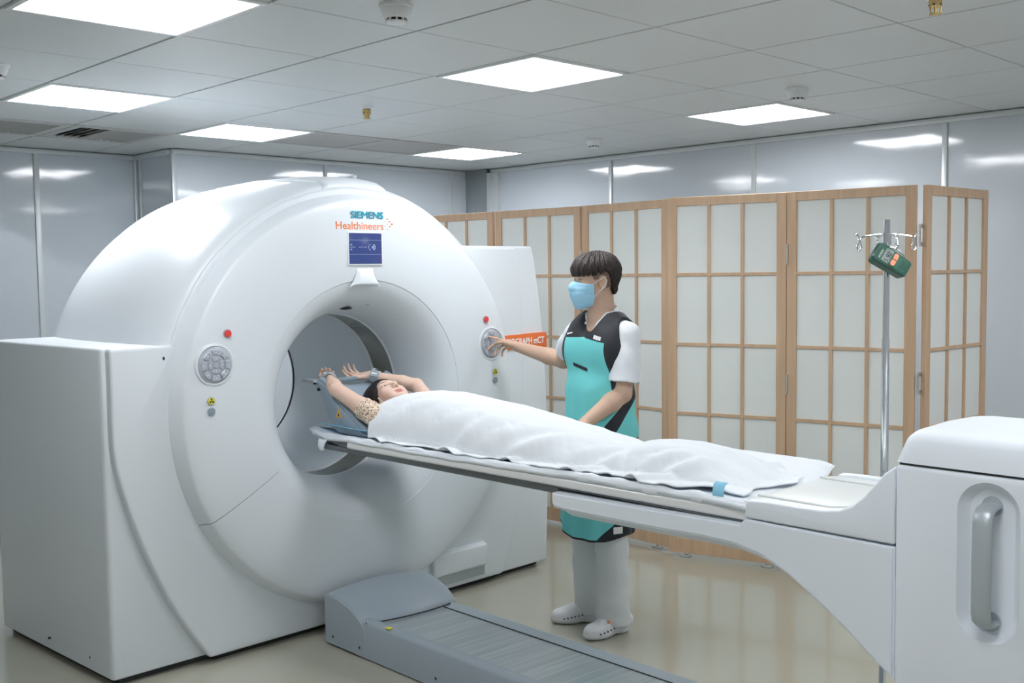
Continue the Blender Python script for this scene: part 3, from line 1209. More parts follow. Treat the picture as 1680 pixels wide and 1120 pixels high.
def patient_table():
    t = thing('patient_table', 'white cantilevered patient table on a tall pedestal with a grey side handle',
              'patient table', (1.69, -2.1, 0))
    # ---- cantilever arm with its big curved underside
    top = [(-.448, .870), (-.80, .876), (-1.215, .884), (-1.236, .904), (-1.697, .902)]
    under = [(-1.697, .545), (-1.655, .575), (-1.566, .645), (-1.473, .710), (-1.376, .769), (-1.29, .806), (-1.20, .824),
             (-1.08, .826), (-.94, .822), (-.70, .820), (-.50, .819), (-.455, .824), (-.448, .835)]
    low = [(y - (.016 if y < -1.25 else 0), z - .030) for y, z in under]
    low[-1] = (under[-1][0] - .03, under[-1][1] - .020); low[-2] = (under[-2][0] - .035, under[-2][1] - .026)
    secs = [(XN, 0.0), (XN + .050, 1.0), (XF - .050, 1.0), (XF, 0.0)]
    b = bmesh.new()
    rows = []
    for x, f in secs:
        o_ = top + [(a[0] + (c[0] - a[0]) * f, a[1] + (c[1] - a[1]) * f) for a, c in zip(under, low)]
        rows.append([b.verts.new((x, y, z)) for y, z in o_])
    for i in range(3):
        for j in range(len(rows[0])):
            k = (j + 1) % len(rows[0])
            b.faces.new((rows[i][j], rows[i][k], rows[i + 1][k], rows[i + 1][j]))
    b.faces.new(rows[0]); b.faces.new(list(reversed(rows[-1])))
    bmesh.ops.recalc_face_normals(b, faces=b.faces)
    es = [e for e in b.edges if e.calc_face_angle(0) > .4 and (abs(e.verts[0].co.x - e.verts[1].co.x) < 1e-6) and
          (abs(e.verts[0].co.x - XN) < 1e-6 or abs(e.verts[0].co.x - XF) < 1e-6)]
    bmesh.ops.bevel(b, geom=es, offset=.005, segments=2, affect='EDGES')
    m = MB(); m.add(b)
    m.build('cantilever_arm', WHITE2, t, angle=30)
    m = MB(); m.box(XN + .03, XF - .03, -1.69, -1.25, .880, .906)
    m.build('arm_gap', SEAM, t)
    # ---- raised side shell behind the pallet, sweeping up to the pedestal
    side = [(-1.236, .908), (-1.236, .952), (-1.246, .962), (-1.30, .9655), (-1.40, .966), (-1.49, .969), (-1.535, .976),
            (-1.575, .994), (-1.61, 1.026), (-1.64, 1.062), (-1.668, 1.096), (-1.697, 1.118), (-1.697, .908)]
    m = MB(); m.prism(side, 'x', XN, XN + .035, bev=.007, seg=3)
    m.build('side_shell', WHITE2, t, angle=30)
    m = MB(); m.prism(side, 'x', XF - .03, XF, bev=.007, seg=3)
    far = m.build('side_shell', WHITE2, t, angle=30)
    deck = [(-1.20, .91), (-1.20, .948), (-1.245, .955), (-1.45, .955), (-1.52, .958), (-1.60, .985), (-1.66, 1.03), (-1.697, 1.08), (-1.697, .908)]
    m = MB(); m.prism(deck, 'x', XN + .03, XF - .026, bev=.004)
    m.build('deck', DECK, t, angle=40)
    m = MB()
    m.tube([(1.50, -1.22, .958), (1.50, -1.46, .957), (1.53, -1.50, .958), (1.84, -1.50, .958), (1.87, -1.46, .957), (1.87, -1.22, .958)], .004, n=8)
    m.build('deck_rib', DECK, t)
    # ---- pedestal
    x0, x1, y1, y0 = 1.385, 1.985, -1.705, -2.62
    m = MB()
    m.box(x0, x1, y0, y1, .0, 1.128, bev=.012, seg=3)
    ped = m.build('pedestal', WHITE2, t, angle=40)
    # recess for the handle
    yc = -1.944
    m2 = MB()
    b = bmesh.new()
    hw, zt, zb = .076, 1.034, .783
    outer = []
    for k in range(33):
        a = math.pi * k / 32
        outer.append((yc + hw * math.cos(a), zt + hw * math.sin(a)))
    for k in range(33):
        a = math.pi + math.pi * k / 32
        outer.append((yc + hw * math.cos(a), zb + hw * math.sin(a)))
    rings = []
    for sc_, dx in ((1.0, -.02), (1.0, .0), (.96, .004), (.86, .018), (.72, .028), (.0, .030)):
        row = []
        for (y, z) in outer:
            zc = max(zb, min(zt, z))
            row.append(b.verts.new((x0 + dx, yc + (y - yc) * sc_, zc + (z - zc) * sc_) if sc_ > 0 else (x0 + dx, yc, zc)))
        rings.append(row)
    n = len(outer)
    for i in range(len(rings) - 1):
        for j in range(n):
            try:
                b.faces.new((rings[i][j], rings[i][(j + 1) % n], rings[i + 1][(j + 1) % n], rings[i + 1][j]))
            except ValueError:
                pass
    b.faces.new(rings[0])
    bmesh.ops.remove_doubles(b, verts=b.verts, dist=1e-5)
    bmesh.ops.holes_fill(b, edges=[e for e in b.edges if e.is_boundary], sides=0)
    bmesh.ops.recalc_face_normals(b, faces=b.faces)
    m2.add(b)
    cut = m2.build('cutter', WHITE2)
    bo = ped.modifiers.new('b', 'BOOLEAN')
    bo.operation = 'DIFFERENCE'; bo.object = cut; bo.solver = 'EXACT'
    dg = bpy.context.evaluated_depsgraph_get()
    me = bpy.data.meshes.new_from_object(ped.evaluated_get(dg))
    ped.modifiers.clear(); ped.data = me
    bpy.data.objects.remove(cut)
    for p in me.polygons:
        p.use_smooth = p.area < .02
    me.set_sharp_from_angle(angle=R(32))
    # handle: flat grey bow
    m = MB()
    pts = [(x0 + .03, yc, 1.048), (x0 + .012, yc, 1.050), (x0 - .014, yc, 1.046), (x0 - .030, yc, 1.034), (x0 - .036, yc, 1.012), (x0 - .037, yc, .91),
           (x0 - .036, yc, .792), (x0 - .030, yc, .770), (x0 - .014, yc, .759), (x0 + .012, yc, .756), (x0 + .03, yc, .757)]
    m.tube(pts, [.017, .017, .018, .019, .0195, .020, .0195, .019, .018, .017, .017], n=18, flat=(Vector((1, 0, 0)), .62)) if False else None
    # hand-made sweep with a flattened section
    b = bmesh.new()
    rows = []
    NS = 20
    for i, p in enumerate(pts):
        pa, pb = Vector(pts[max(i - 1, 0)]), Vector(pts[min(i + 1, len(pts) - 1)])
        tt = (pb - pa).normalized()
        u = Vector((0, 1, 0))
        w = tt.cross(u)
        rows.append([b.verts.new(Vector(p) + u * .0245 * math.cos(2 * math.pi * j / NS) + w * .0095 * math.sin(2 * math.pi * j / NS)) for j in range(NS)])
    for i in range(len(rows) - 1):
        for j in range(NS):
            b.faces.new((rows[i][j], rows[i][(j + 1) % NS], rows[i + 1][(j + 1) % NS], rows[i + 1][j]))
    bmesh.ops.recalc_face_normals(b, faces=b.faces)
    m = MB(); m.add(b)
    h = m.build('handle', SILVER, t, angle=80)
    for z in (1.048, .757):
        m = MB(); m.cyl((x0 + .031, yc, z), (x0 + .022, yc, z), .025, n=32)
        m.build('handle_foot', SILVER, h)
    # seam and lid
    m = MB(); m.box(x0 + .008, x1 - .008, y0 + .008, y1 - .008, 1.124, 1.14)
    m.build('lid_gap', SEAM, t)
    m = MB()
    b = bmesh.new()
    nx, ny = 14, 2
    prof = [(x0 - .001, 1.134), (x0 + .004, 1.158), (x0 + .013, 1.190), (x0 + .024, 1.207), (x0 + .040, 1.2150), (x0 + .070, 1.2185), (1.62, 1.222),
            (1.80, 1.216), (1.90, 1.205), (1.945, 1.192), (1.97, 1.172), (1.981, 1.15), (1.986, 1.134)]
    secs = [(y1 - .0, -.001, 0), (y1 - .008, .0, .45), (y1 - .020, 0, .82), (y1 - .034, 0, .96), (y1 - .055, 0, 1.0), (y0, 0, 1.0)]
    rows = []
    for (y, dd, f) in secs:
        rows.append([b.verts.new((1.685 + (x - 1.685) * (.97 + .03 * f), y, 1.134 + (z - 1.134) * f)) for x, z in prof])
    for i in range(len(rows) - 1):
        for j in range(len(prof) - 1):
            b.faces.new((rows[i][j], rows[i][j + 1], rows[i + 1][j + 1], rows[i + 1][j]))
    b.faces.new(rows[-1])
    bmesh.ops.holes_fill(b, edges=[e for e in b.edges if e.is_boundary], sides=0)
    bmesh.ops.recalc_face_normals(b, faces=b.faces)
    m.add(b)
    m.build('lid', WHITE2, t, angle=60, flat_area=9)
    # ---- pallet: curved board with two edge rails
    m = MB()
    ys, ye = 1.10, -1.24
    b = bmesh.new()
    NX = 14
    rows = []
    NYS = 30
    for i in range(NYS + 1):
        y = ys + (ye - ys) * i / NYS
        tip = max(0.0, (y - .75) / .35)
        tip = tip * tip
        ww = 1 - .25 * tip
        row = []
        for j in range(NX + 1):
            u = -1 + 2 * j / NX
            x = 1.685 + u * .255 * ww
            z = .884 - .046 * (1 - u * u) + .012 * tip
            row.append(b.verts.new((x, y, z)))
        rows.append(row)
    for i in range(NYS):
        for j in range(NX):
            b.faces.new((rows[i][j], rows[i][j + 1], rows[i + 1][j + 1], rows[i + 1][j]))
    bmesh.ops.recalc_face_normals(b, faces=b.faces)
    r = bmesh.ops.solidify(b, geom=list(b.faces), thickness=-.024)
    m.add(b)
    m.build('pallet_board', CARBON, t, angle=60)
    for xx in (1.436, 1.934):
        m = MB()
        s = 1 if xx < 1.6 else -1
        pr = [(xx - .010 * s, .883), (xx - .014 * s, .889), (xx - .012 * s, .909), (xx - .004 * s, .916), (xx + .014 * s, .917), (xx + .012 * s, .885)]
        m.prism(pr, 'y', -1.232, .80, bev=.002)
        for v in m.bm.verts:
            v.co.z += .010 * max(0, min(1, -v.co.y / 1.23))
        m.build('edge_rail', RAILM, t, angle=50)
    m = MB()
    m.prism([(1.438, .882), (1.446, .858), (1.50, .842), (1.60, .836), (1.77, .836), (1.87, .842), (1.924, .858), (1.932, .882)], 'y', -.44, 1.06, bev=.003)
    m.build('pallet_beam', CARBON, t, angle=50)
    return t


patient_table()

# ================================================================== SIGNED DISTANCE MODELLING (figures, cloth)
class SDF:
    """distance field on a grid; shapes are blended in and meshed with surface nets"""

    def __init__(self, lo, hi, h):
        self.lo = np.array(lo, float)
        self.h = h
        n = np.ceil((np.array(hi) - self.lo) / h).astype(int) + 1
        self.n = n
        self.F = np.full(tuple(n), 0.2, np.float32)

    def _region(self, lo, hi, pad):
        a = np.maximum(np.floor((np.array(lo) - pad - self.lo) / self.h).astype(int), 0)
        b = np.minimum(np.ceil((np.array(hi) + pad - self.lo) / self.h).astype(int) + 1, self.n)
        if np.any(b <= a):
            return None, None
        ax = [self.lo[i] + self.h * np.arange(a[i], b[i]) for i in range(3)]
        G = np.meshgrid(*ax, indexing='ij', sparse=True)
        return (slice(a[0], b[0]), slice(a[1], b[1]), slice(a[2], b[2])), G

    def _mix(self, sl, d, k, op):
        A = self.F[sl]
        if op == 'add':
            if k > 0:
                hh = np.clip(.5 + .5 * (A - d) / k, 0, 1)
                self.F[sl] = A + (d - A) * hh - k * hh * (1 - hh)
            else:
                self.F[sl] = np.minimum(A, d)
        elif op == 'sub':
            if k > 0:
                hh = np.clip(.5 - .5 * (A + d) / k, 0, 1)
                self.F[sl] = A + (-d - A) * hh + k * hh * (1 - hh)
            else:
                self.F[sl] = np.maximum(A, -d)
        elif op == 'and':
            self.F[sl] = np.maximum(A, d)

    def cone(self, a, b, ra, rb, k=.01, op='add', flat=None):
        """tapered capsule; flat=(axis vector, ratio) squashes it along an axis"""
        a, b = np.array(a, float), np.array(b, float)
        rm = max(ra, rb)
        sl, G = self._region(np.minimum(a, b) - rm, np.maximum(a, b) + rm, 3 * k + 3 * self.h)
        if sl is None:
            return
        ab = b - a
        L2 = max(float(ab @ ab), 1e-12)
        px, py, pz = G[0] - a[0], G[1] - a[1], G[2] - a[2]
        t = np.clip((px * ab[0] + py * ab[1] + pz * ab[2]) / L2, 0, 1)
        qx, qy, qz = px - t * ab[0], py - t * ab[1], pz - t * ab[2]
        if flat is not None:
            ax = np.array(flat[0], float)
            ax /= np.linalg.norm(ax)
            s = qx * ax[0] + qy * ax[1] + qz * ax[2]
            f = (1 / flat[1] - 1) * s
            qx, qy, qz = qx + f * ax[0], qy + f * ax[1], qz + f * ax[2]
        d = np.sqrt(qx * qx + qy * qy + qz * qz) - (ra + (rb - ra) * t)
        if flat is not None:
            d = d * (flat[1] ** .5)
        self._mix(sl, d.astype(np.float32), k, op)

    def chain(self, pts, rs, k=.01, op='add'):
        for i in range(len(pts) - 1):
            self.cone(pts[i], pts[i + 1], rs[i], rs[i + 1], k, op)

    def ell(self, c, r, rot=None, k=.01, op='add'):
        """ellipsoid; rot rows are its axes in world space"""
        c, r = np.array(c, float), np.array(r, float)
        rm = r.max()
        sl, G = self._region(c - rm, c + rm, 3 * k + 3 * self.h)
        if sl is None:
            return
        p = [G[0] - c[0], G[1] - c[1], G[2] - c[2]]
        if rot is not None:
            rot = np.array(rot, float)
            q = [p[0] * rot[i][0] + p[1] * rot[i][1] + p[2] * rot[i][2] for i in range(3)]
        else:
            q = p
        k0 = np.sqrt((q[0] / r[0]) ** 2 + (q[1] / r[1]) ** 2 + (q[2] / r[2]) ** 2)
        k1 = np.sqrt((q[0] / r[0] ** 2) ** 2 + (q[1] / r[1] ** 2) ** 2 + (q[2] / r[2] ** 2) ** 2) + 1e-9
        d = np.where(k0 < .05, -r.min(), k0 * (k0 - 1) / k1)
        self._mix(sl, d.astype(np.float32), k, op)

    def grid(self):
        ax = [self.lo[i] + self.h * np.arange(self.n[i]) for i in range(3)]
        return np.meshgrid(*ax, indexing='ij', sparse=True)

    def net(self, name, material, parent=None, smooth_it=1, keep_largest=False):
        F = self.F
        F[0], F[-1], F[:, 0], F[:, -1], F[:, :, 0], F[:, :, -1] = [.1] * 6
        S = F < 0
        n = np.array(F.shape)
        acc = np.zeros((n[0] - 1, n[1] - 1, n[2] - 1, 3), np.float32)
        cnt = np.zeros((n[0] - 1, n[1] - 1, n[2] - 1), np.float32)

        def sl(o, ax=None):
            return tuple(slice(o[i], n[i] - 1 + o[i]) for i in range(3))
        for ax in range(3):
            o1 = [i for i in range(3) if i != ax]
            for u in (0, 1):
                for v in (0, 1):
                    a = [0, 0, 0]; a[o1[0]] = u; a[o1[1]] = v
                    b = list(a); b[ax] = 1
                    A, B = F[sl(a)], F[sl(b)]
                    cr = (A < 0) != (B < 0)
                    t = np.where(cr, A / np.where(cr, A - B, 1), 0)
                    for i in range(3):
                        acc[..., i] += cr * (a[i] + (t if i == ax else 0))
                    cnt += cr
        m = cnt > 0
        idx = np.full(m.shape, -1, np.int64)
        ii = np.argwhere(m)
        idx[m] = np.arange(len(ii))
        V = (acc[m] / cnt[m][:, None] + ii) * self.h + self.lo
        quads = []
        for ax in range(3):
            o1 = [i for i in range(3) if i != ax]
            u, v = o1
            # edges along ax at interior grid points
            A = [slice(1, n[i] - 1) for i in range(3)]
            B = list(A)
            A[ax] = slice(0, n[ax] - 1); B[ax] = slice(1, n[ax])
            sa, sb = S[tuple(A)], S[tuple(B)]
            e = np.argwhere(sa != sb)
            ins = sa[sa != sb]
            base = e.copy()
            base[:, u] += 1
            base[:, v] += 1

            def g(du, dv):
                q = base.copy(); q[:, u] += du; q[:, v] += dv
                return idx[q[:, 0], q[:, 1], q[:, 2]]
            q = np.stack([g(-1, -1), g(0, -1), g(0, 0), g(-1, 0)], 1)
            flip = ins if ax != 1 else ~ins
            q[~flip] = q[~flip][:, ::-1]
            quads.append(q)
        Q = np.concatenate(quads)
        Q = Q[(Q >= 0).all(1)]
        # relax the net a little
        for _ in range(smooth_it):
            s = np.zeros_like(V); c = np.zeros(len(V))
            for a, b in ((0, 1), (1, 2), (2, 3), (3, 0)):
                np.add.at(s, Q[:, a], V[Q[:, b]]); np.add.at(c, Q[:, a], 1)
                np.add.at(s, Q[:, b], V[Q[:, a]]); np.add.at(c, Q[:, b], 1)
            V = .5 * V + .5 * s / np.maximum(c, 1)[:, None]
        me = bpy.data.meshes.new(name)
        me.vertices.add(len(V)); me.vertices.foreach_set('co', V.astype(np.float32).ravel())
        me.loops.add(4 * len(Q)); me.loops.foreach_set('vertex_index', Q.astype(np.int32).ravel())
        me.polygons.add(len(Q))
        me.polygons.foreach_set('loop_start', np.arange(0, 4 * len(Q), 4, dtype=np.int32))
        me.polygons.foreach_set('loop_total', np.full(len(Q), 4, np.int32))
        me.update(calc_edges=True)
        me.validate()
        if keep_largest:
            drop_islands(me)
        me.polygons.foreach_set('use_smooth', np.ones(len(me.polygons), bool))
        return link(name, me, material, parent)


def drop_islands(me):
    b = bmesh.new(); b.from_mesh(me)
    seen = set(); comps = []
    b.verts.ensure_lookup_table()
    for v in b.verts:
        if v.index in seen:
            continue
        st = [v]; seen.add(v.index); comp = []
        while st:
            q = st.pop(); comp.append(q)
            for e in q.link_edges:
                w = e.other_vert(q)
                if w.index not in seen:
                    seen.add(w.index); st.append(w)
        comps.append(comp)
    comps.sort(key=len, reverse=True)
    for c in comps[1:]:
        bmesh.ops.delete(b, geom=c, context='VERTS')
    b.to_mesh(me); b.free()


def lerp_table(xs, ys, x):
    return np.interp(x, xs, ys)


def fbm(x, y, z=0.0, o=3):
    s = 0; a = 1.0
    for _ in range(o):
        s += a * noise.noise(Vector((x, y, z))); x *= 2.1; y *= 2.1; a *= .5
    return s


# ================================================================== BED LINEN
def grid_mesh(fn, nu, nv, name, material, thick=0.0):
    """fn(u, v) -> point; closed into a thin cloth by solidify when thick > 0"""
    b = bmesh.new()
    rows = [[b.verts.new(fn(i / nu, j / nv)) for j in range(nv + 1)] for i in range(nu + 1)]
    for i in range(nu):
        for j in range(nv):
            b.faces.new((rows[i][j], rows[i][j + 1], rows[i + 1][j + 1], rows[i + 1][j]))
    bmesh.ops.recalc_face_normals(b, faces=b.faces)
    up = sum((f.normal.z for f in b.faces))
    if up < 0:
        bmesh.ops.reverse_faces(b, faces=b.faces)
    m = MB(); m.add(b)
    o = m.build(name, material, angle=80)
    if thick:
        s = o.modifiers.new('thickness', 'SOLIDIFY')
        s.thickness = thick
        s.offset = 1
    return o


# mattress under the draw sheet
def mattress():
    def fn(u, v):
        y = 1.19 + (-1.225 - 1.19) * u
        a = (v - .5) * 2
        tip = max(0., (y - .86) / .33) ** 2
        w = .262 * (1 - .26 * tip)
        end = max(0., (-1.05 - y) / .16)
        x = 1.685 + a * w * (1 + .04 * end)
        ed = abs(a) ** 6
        z = .932 + float(np.interp(y, [-.6, .1], [.016, 0])) - .034 * (1 - a * a) - .022 * ed + .004 * fbm(x * 9, y * 7, 1)
        z += .008 * tip + .004 * math.sin(y * 23 + x * 6) * max(0, abs(a) - .7)
        if y > .85:
            z -= .022 * max(0, (y - .85) / .26)
            z += .028 * tip
        return Vector((x, y, z))
    o = grid_mesh(fn, 150, 36, 'mattress', MATTR, .014)
    tag(o, 'white sheeted thin mattress lying along the patient table', 'mattress')
    # near edge of the sheet: gathered roll of cloth along the rail, and the hanging corner
    m = MB()
    pts, rs = [], []
    for i in range(120):
        y = 1.185 - i * (2.405 / 119)
        wob = .003 * fbm(y * 14, 2.2) + .0015 * math.sin(y * 60)
        tip = max(0., (y - .86) / .33) ** 2
        zo = float(np.interp(y, [-.6, .1], [.012, 0]))
        pts.append((1.440 + .065 * tip + wob, y, zo + .922 + .010 * tip - .012 * max(0, (y - .9) / .2) + wob * .6))
        rs.append(.0135 + zo * .35 + .003 * fbm(y * 9, 5.1) + .002 * math.sin(y * 41))
    m.tube(pts, rs, n=10)
    m.build('sheet_hem', MATTR, o, angle=80)

    def fn2(u, v):
        # tongue of sheet hanging at the head end
        w = .034 * (1 - .45 * v)
        y = .985 + (u - .5) * 2 * w
        z = .905 - .050 * v
        x = 1.425 - .012 * math.sin(v * 2.6) + .004 * math.sin(u * 9)
        return Vector((x, y, z))
    c = grid_mesh(fn2, 10, 10, 'sheet_corner', MATTR, .002)
    c.parent = o
    # turned up end flap beyond the feet
    return o


mattress()


def end_flap():
    def fn(u, v):
        y = -.60 - .66 * u
        x = 1.46 + .545 * v
        lift = .046 * max(0, (v - .55) / .45) ** 1.4
        z = .938 + lift + .004 * fbm(x * 7, y * 7, 3)
        if u > .86:
            z -= .022 * ((u - .86) / .14) ** 2 * (1 if v < .93 else .6)
        if v < .12:
            z -= .02 * ((.12 - v) / .12) ** 2
        return Vector((x, y + .060 * v * u + .05 * (1 - v) * u, z))
    o = grid_mesh(fn, 50, 40, 'draw_sheet', SHEET, .004)
    tag(o, 'white draw sheet at the foot end, its far corner lifting off the table', 'sheet')


end_flap()


def underpad():
    def fn(u, v):
        y = 1.15 - .42 * u
        a = v * 2 - 1
        w = .236 * (1 - .20 * max(0, (y - .85) / .25))
        x = 1.685 + a * w
        z = .965 - .030 * (1 - a * a) + .004 * fbm(x * 12, y * 12, 7)
        if y > .9:
            z -= .010 * (y - .9) / .2
        return Vector((x, y, z))
    o = grid_mesh(fn, 30, 24, 'underpad', BLUEPAD, .003)
    tag(o, 'light blue disposable pad on the head end of the table', 'underpad')


underpad()


def pad_strip(name, pts, w, label):
    b = bmesh.new()
    m = MB()
    rows = []
    for p in pts:
        p = Vector(p)
        rows.append([b.verts.new(p + Vector((0, w, 0))), b.verts.new(p - Vector((0, w, 0)))])
    for i in range(len(rows) - 1):
        b.faces.new((rows[i][0], rows[i][1], rows[i + 1][1], rows[i + 1][0]))
    m.add(b)
    o = m.build(name, BLUEPAD)
    s = o.modifiers.new('t', 'SOLIDIFY'); s.thickness = .003
    tag(o, label, 'pad')


pad_strip('blue_pad', [(1.47, -1.11, .985), (1.452, -1.112, .980), (1.442, -1.115, .962), (1.438, -1.118, .944)], .020,
          'scrap of light blue pad sticking out from under the cover at the feet')
pad_strip('blue_pad', [(1.52, -.36, .944), (1.455, -.38, .936), (1.436, -.40, .931)], .05,
          'sliver of light blue pad showing under the cover beside the hips')

# ---- the white cover over the patient
TOP_Y = [1.02, .95, .88, .80, .72, .609, .50, .366, .215, .035, -.134, -.293, -.444, -.546, -.60, -.66, -.724, -.853, -.952, -1.012, -1.06, -1.13, -1.18]
TOP_Z = [.90, .97, 1.035, 1.078, 1.10, 1.118, 1.130, 1.133, 1.120, 1.106, 1.084, 1.060, 1.040, 1.026, 1.030, 1.042, 1.050, 1.050, 1.039, 1.016, .995, .965, .945]
# half width of the body under the cloth
HW_Y = [.95, .85, .70, .55, .30, .05, -.15, -.40, -.60, -.80, -.95, -1.05, -1.15]
HW = [.165, .190, .212, .212, .190, .205, .205, .175, .155, .160, .160, .145, .10]
EDGE_Y = [1.0, .75, .686, .278, -.08, -.25, -.398, -.681, -.935, -1.052, -1.142, -1.2]
EDGE_Z = [.938, .938, .938, .939, .940, .943, .946, .952, .956, .960, .961, .958]


def cover_sheet():
    # head-end edge of the cover runs obliquely: near side at y=.70, chest at .72, far side at .80
    def fn(u, v):
        a = v * 2 - 1                           # -1 near side, +1 far side
        near = max(0, -a)
        # the head-end edge: over the near shoulder, then across the chin
        yt = .675 + .085 * max(0, 1 - abs(a + .62) / .38) + .02 * max(0, a) + .02 * max(0, 1 - abs(a - .1) / .5)
        yb = -1.165 - .02 * math.sin(a * 4) + .005 * math.sin(a * 11)
        y = yt + (yb - yt) * u
        zt = float(np.interp(-y, [-q for q in TOP_Y], TOP_Z))
        hw = float(np.interp(-y, [-q for q in HW_Y], HW))
        ze = float(np.interp(-y, [-q for q in EDGE_Y], EDGE_Z))
        W2 = .250 + .012 * fbm(y * 6, a * .5 + 3, 2)
        if y < -.9:
            W2 -= .05 * min(1, (-.9 - y) / .25)
        x = 1.690 + a * W2
        dx = abs(x - 1.690)
        # body section: superellipse, then a flared skirt down to the table
        s = min(1.0, dx / (hw * 1.08))
        body = (1 - s ** 2.3) ** .62 if s < 1 else 0
        z = ze + (zt - ze) * body
        # two legs below the hips: shallow valley between them
        if y < -.15:
            f = min(1, (-.15 - y) / .3)
            z -= f * .014 * math.exp(-(dx / .035) ** 2)
        # drape wrinkles
        sk = max(0, min(1, (dx - hw * .45) / (hw * .6)))
        n1 = fbm(y * 5.0 + a * 2.0, a * 1.3, 4.0, 2)
        n2 = fbm(y * 13 - a * 4.5, a * 2.5 + y, 9.0, 3)
        z += .010 * sk * n1 + .0065 * sk * n2 * (1 - abs(a) ** 4)
        z += .0035 * fbm(y * 4, a * 3, 12, 3)
        # diagonal pull folds from the waist, hips and the knees
        for (y0, ph, amp, wid, kk) in ((.38, .4, .010, .10, 26), (.05, 1.2, .010, .10, 30), (-.30, 0.2, .011, .12, 34), (-.62, 2.0, .010, .09, 38), (-.92, .9, .012, .10, 44)):
            g = math.exp(-((y - y0 + a * .12) / wid) ** 2)
            z += 1.5 * amp * g * sk * math.sin(kk * (y + .35 * a) + ph)
        for (y0, wd, am) in ((-.60, .022, .016), (-1.0, .03, .010)):
            z -= am * math.exp(-((y - y0 - .10 * a) / wd) ** 2) * (.4 + .6 * max(0, -a))
        z = max(z, ze)
        # hem ripple lying on the mattress
        if abs(a) > .9:
            z += .007 * (abs(a) - .9) / .1 * .5 * math.sin(y * 30 + 2 * math.sin(y * 11))
            x += (.008 * math.sin(y * 14 + 1) + .003 * math.sin(y * 37)) * (-1 if a < 0 else 1) * (abs(a) - .9) / .1
        if u > .93:
            z -= .02 * ((u - .93) / .07) ** 2
            z = max(z, .948)
        return Vector((x, y, z))
    o = grid_mesh(fn, 330, 110, 'cover_sheet', SHEET, .005)
    tag(o, 'rumpled white cover sheet draped over the lying patient from chin to feet', 'sheet')


cover_sheet()


# ================================================================== ARM SUPPORT BEHIND THE HEAD
def arm_support():
    t = thing('arm_support', 'grey blue arm rest wedge behind the patient\'s head inside the bore', 'arm rest', (1.685, .95, .94))
    # side profile in (y, z): a thin shell rising from the head end of the table
    side = [(.70, .934), (.78, .960), (.86, 1.005), (.94, 1.058), (1.01, 1.110), (1.065, 1.146), (1.10, 1.158), (1.118, 1.150), (1.11, 1.135),
            (1.075, 1.110), (1.045, 1.06), (1.02, 1.00), (.985, .955), (.95, .936), (.85, .930)]
    m = MB()
    m.prism(side, 'x', 1.478, 1.520, bev=.006)
    m.build('side_cheek', BLUEG, t, angle=50)
    m = MB()
    m.prism(side, 'x', 1.850, 1.892, bev=.006)
    m.build('side_cheek', BLUEG, t, angle=50)

    def fn(u, v):
        y = .70 + .40 * u
        a = v * 2 - 1
        zz = float(np.interp(y, [q[0] for q in side[:7]], [q[1] for q in side[:7]]))
        return Vector((1.685 + a * .175, y, zz - .040 * (1 - a * a) - .004))
    o = grid_mesh(fn, 24, 20, 'trough', BLUEG, .012)
    o.parent = t
    o.matrix_parent_inverse = Matrix.Translation(t.location).inverted()
    m = MB()
    m.tube([(x, y, z + .004) for x, (y, z) in zip([1.499] * 7, side[:7])], .014, n=10)
    m.build('rim_pad', BLUEG, t)
    m = MB()
    m.tube([(x, y, z + .004) for x, (y, z) in zip([1.871] * 7, side[:7])], .014, n=10)
    m.build('rim_pad', BLUEG, t)
    m = MB(); m.box(1.505, 1.865, 1.095, 1.118, 1.142, 1.160, bev=.004)
    m.build('rear_bar', BLUEG, t)
    m = MB(); m.box(1.46, 1.50, 1.10, 1.20, 1.148, 1.160, bev=.001)
    m.build('head_bar', SILVER, t)
    m = MB(); m.cyl((1.47, 1.115, 1.146), (1.488, 1.115, 1.146), .008)
    m.build('bolt', BLACKR, t)
    m = MB(); m.cyl((1.47, 1.085, 1.118), (1.488, 1.085, 1.118), .007)
    m.build('bolt', BLACKR, t)
    m = MB(); m.prism([(.915, 1.003), (.955, 1.003), (.935, 1.040)], 'x', 1.4762, 1.4785)
    st = m.build('warning_sticker', mat('amber sticker', (.80, .42, .04), .5), t)
    m = MB(); m.prism([(.927, 1.008), (.943, 1.008), (.935, 1.024)], 'x', 1.4755, 1.4765)
    m.build('sticker_mark', SEAM, st)


arm_support()

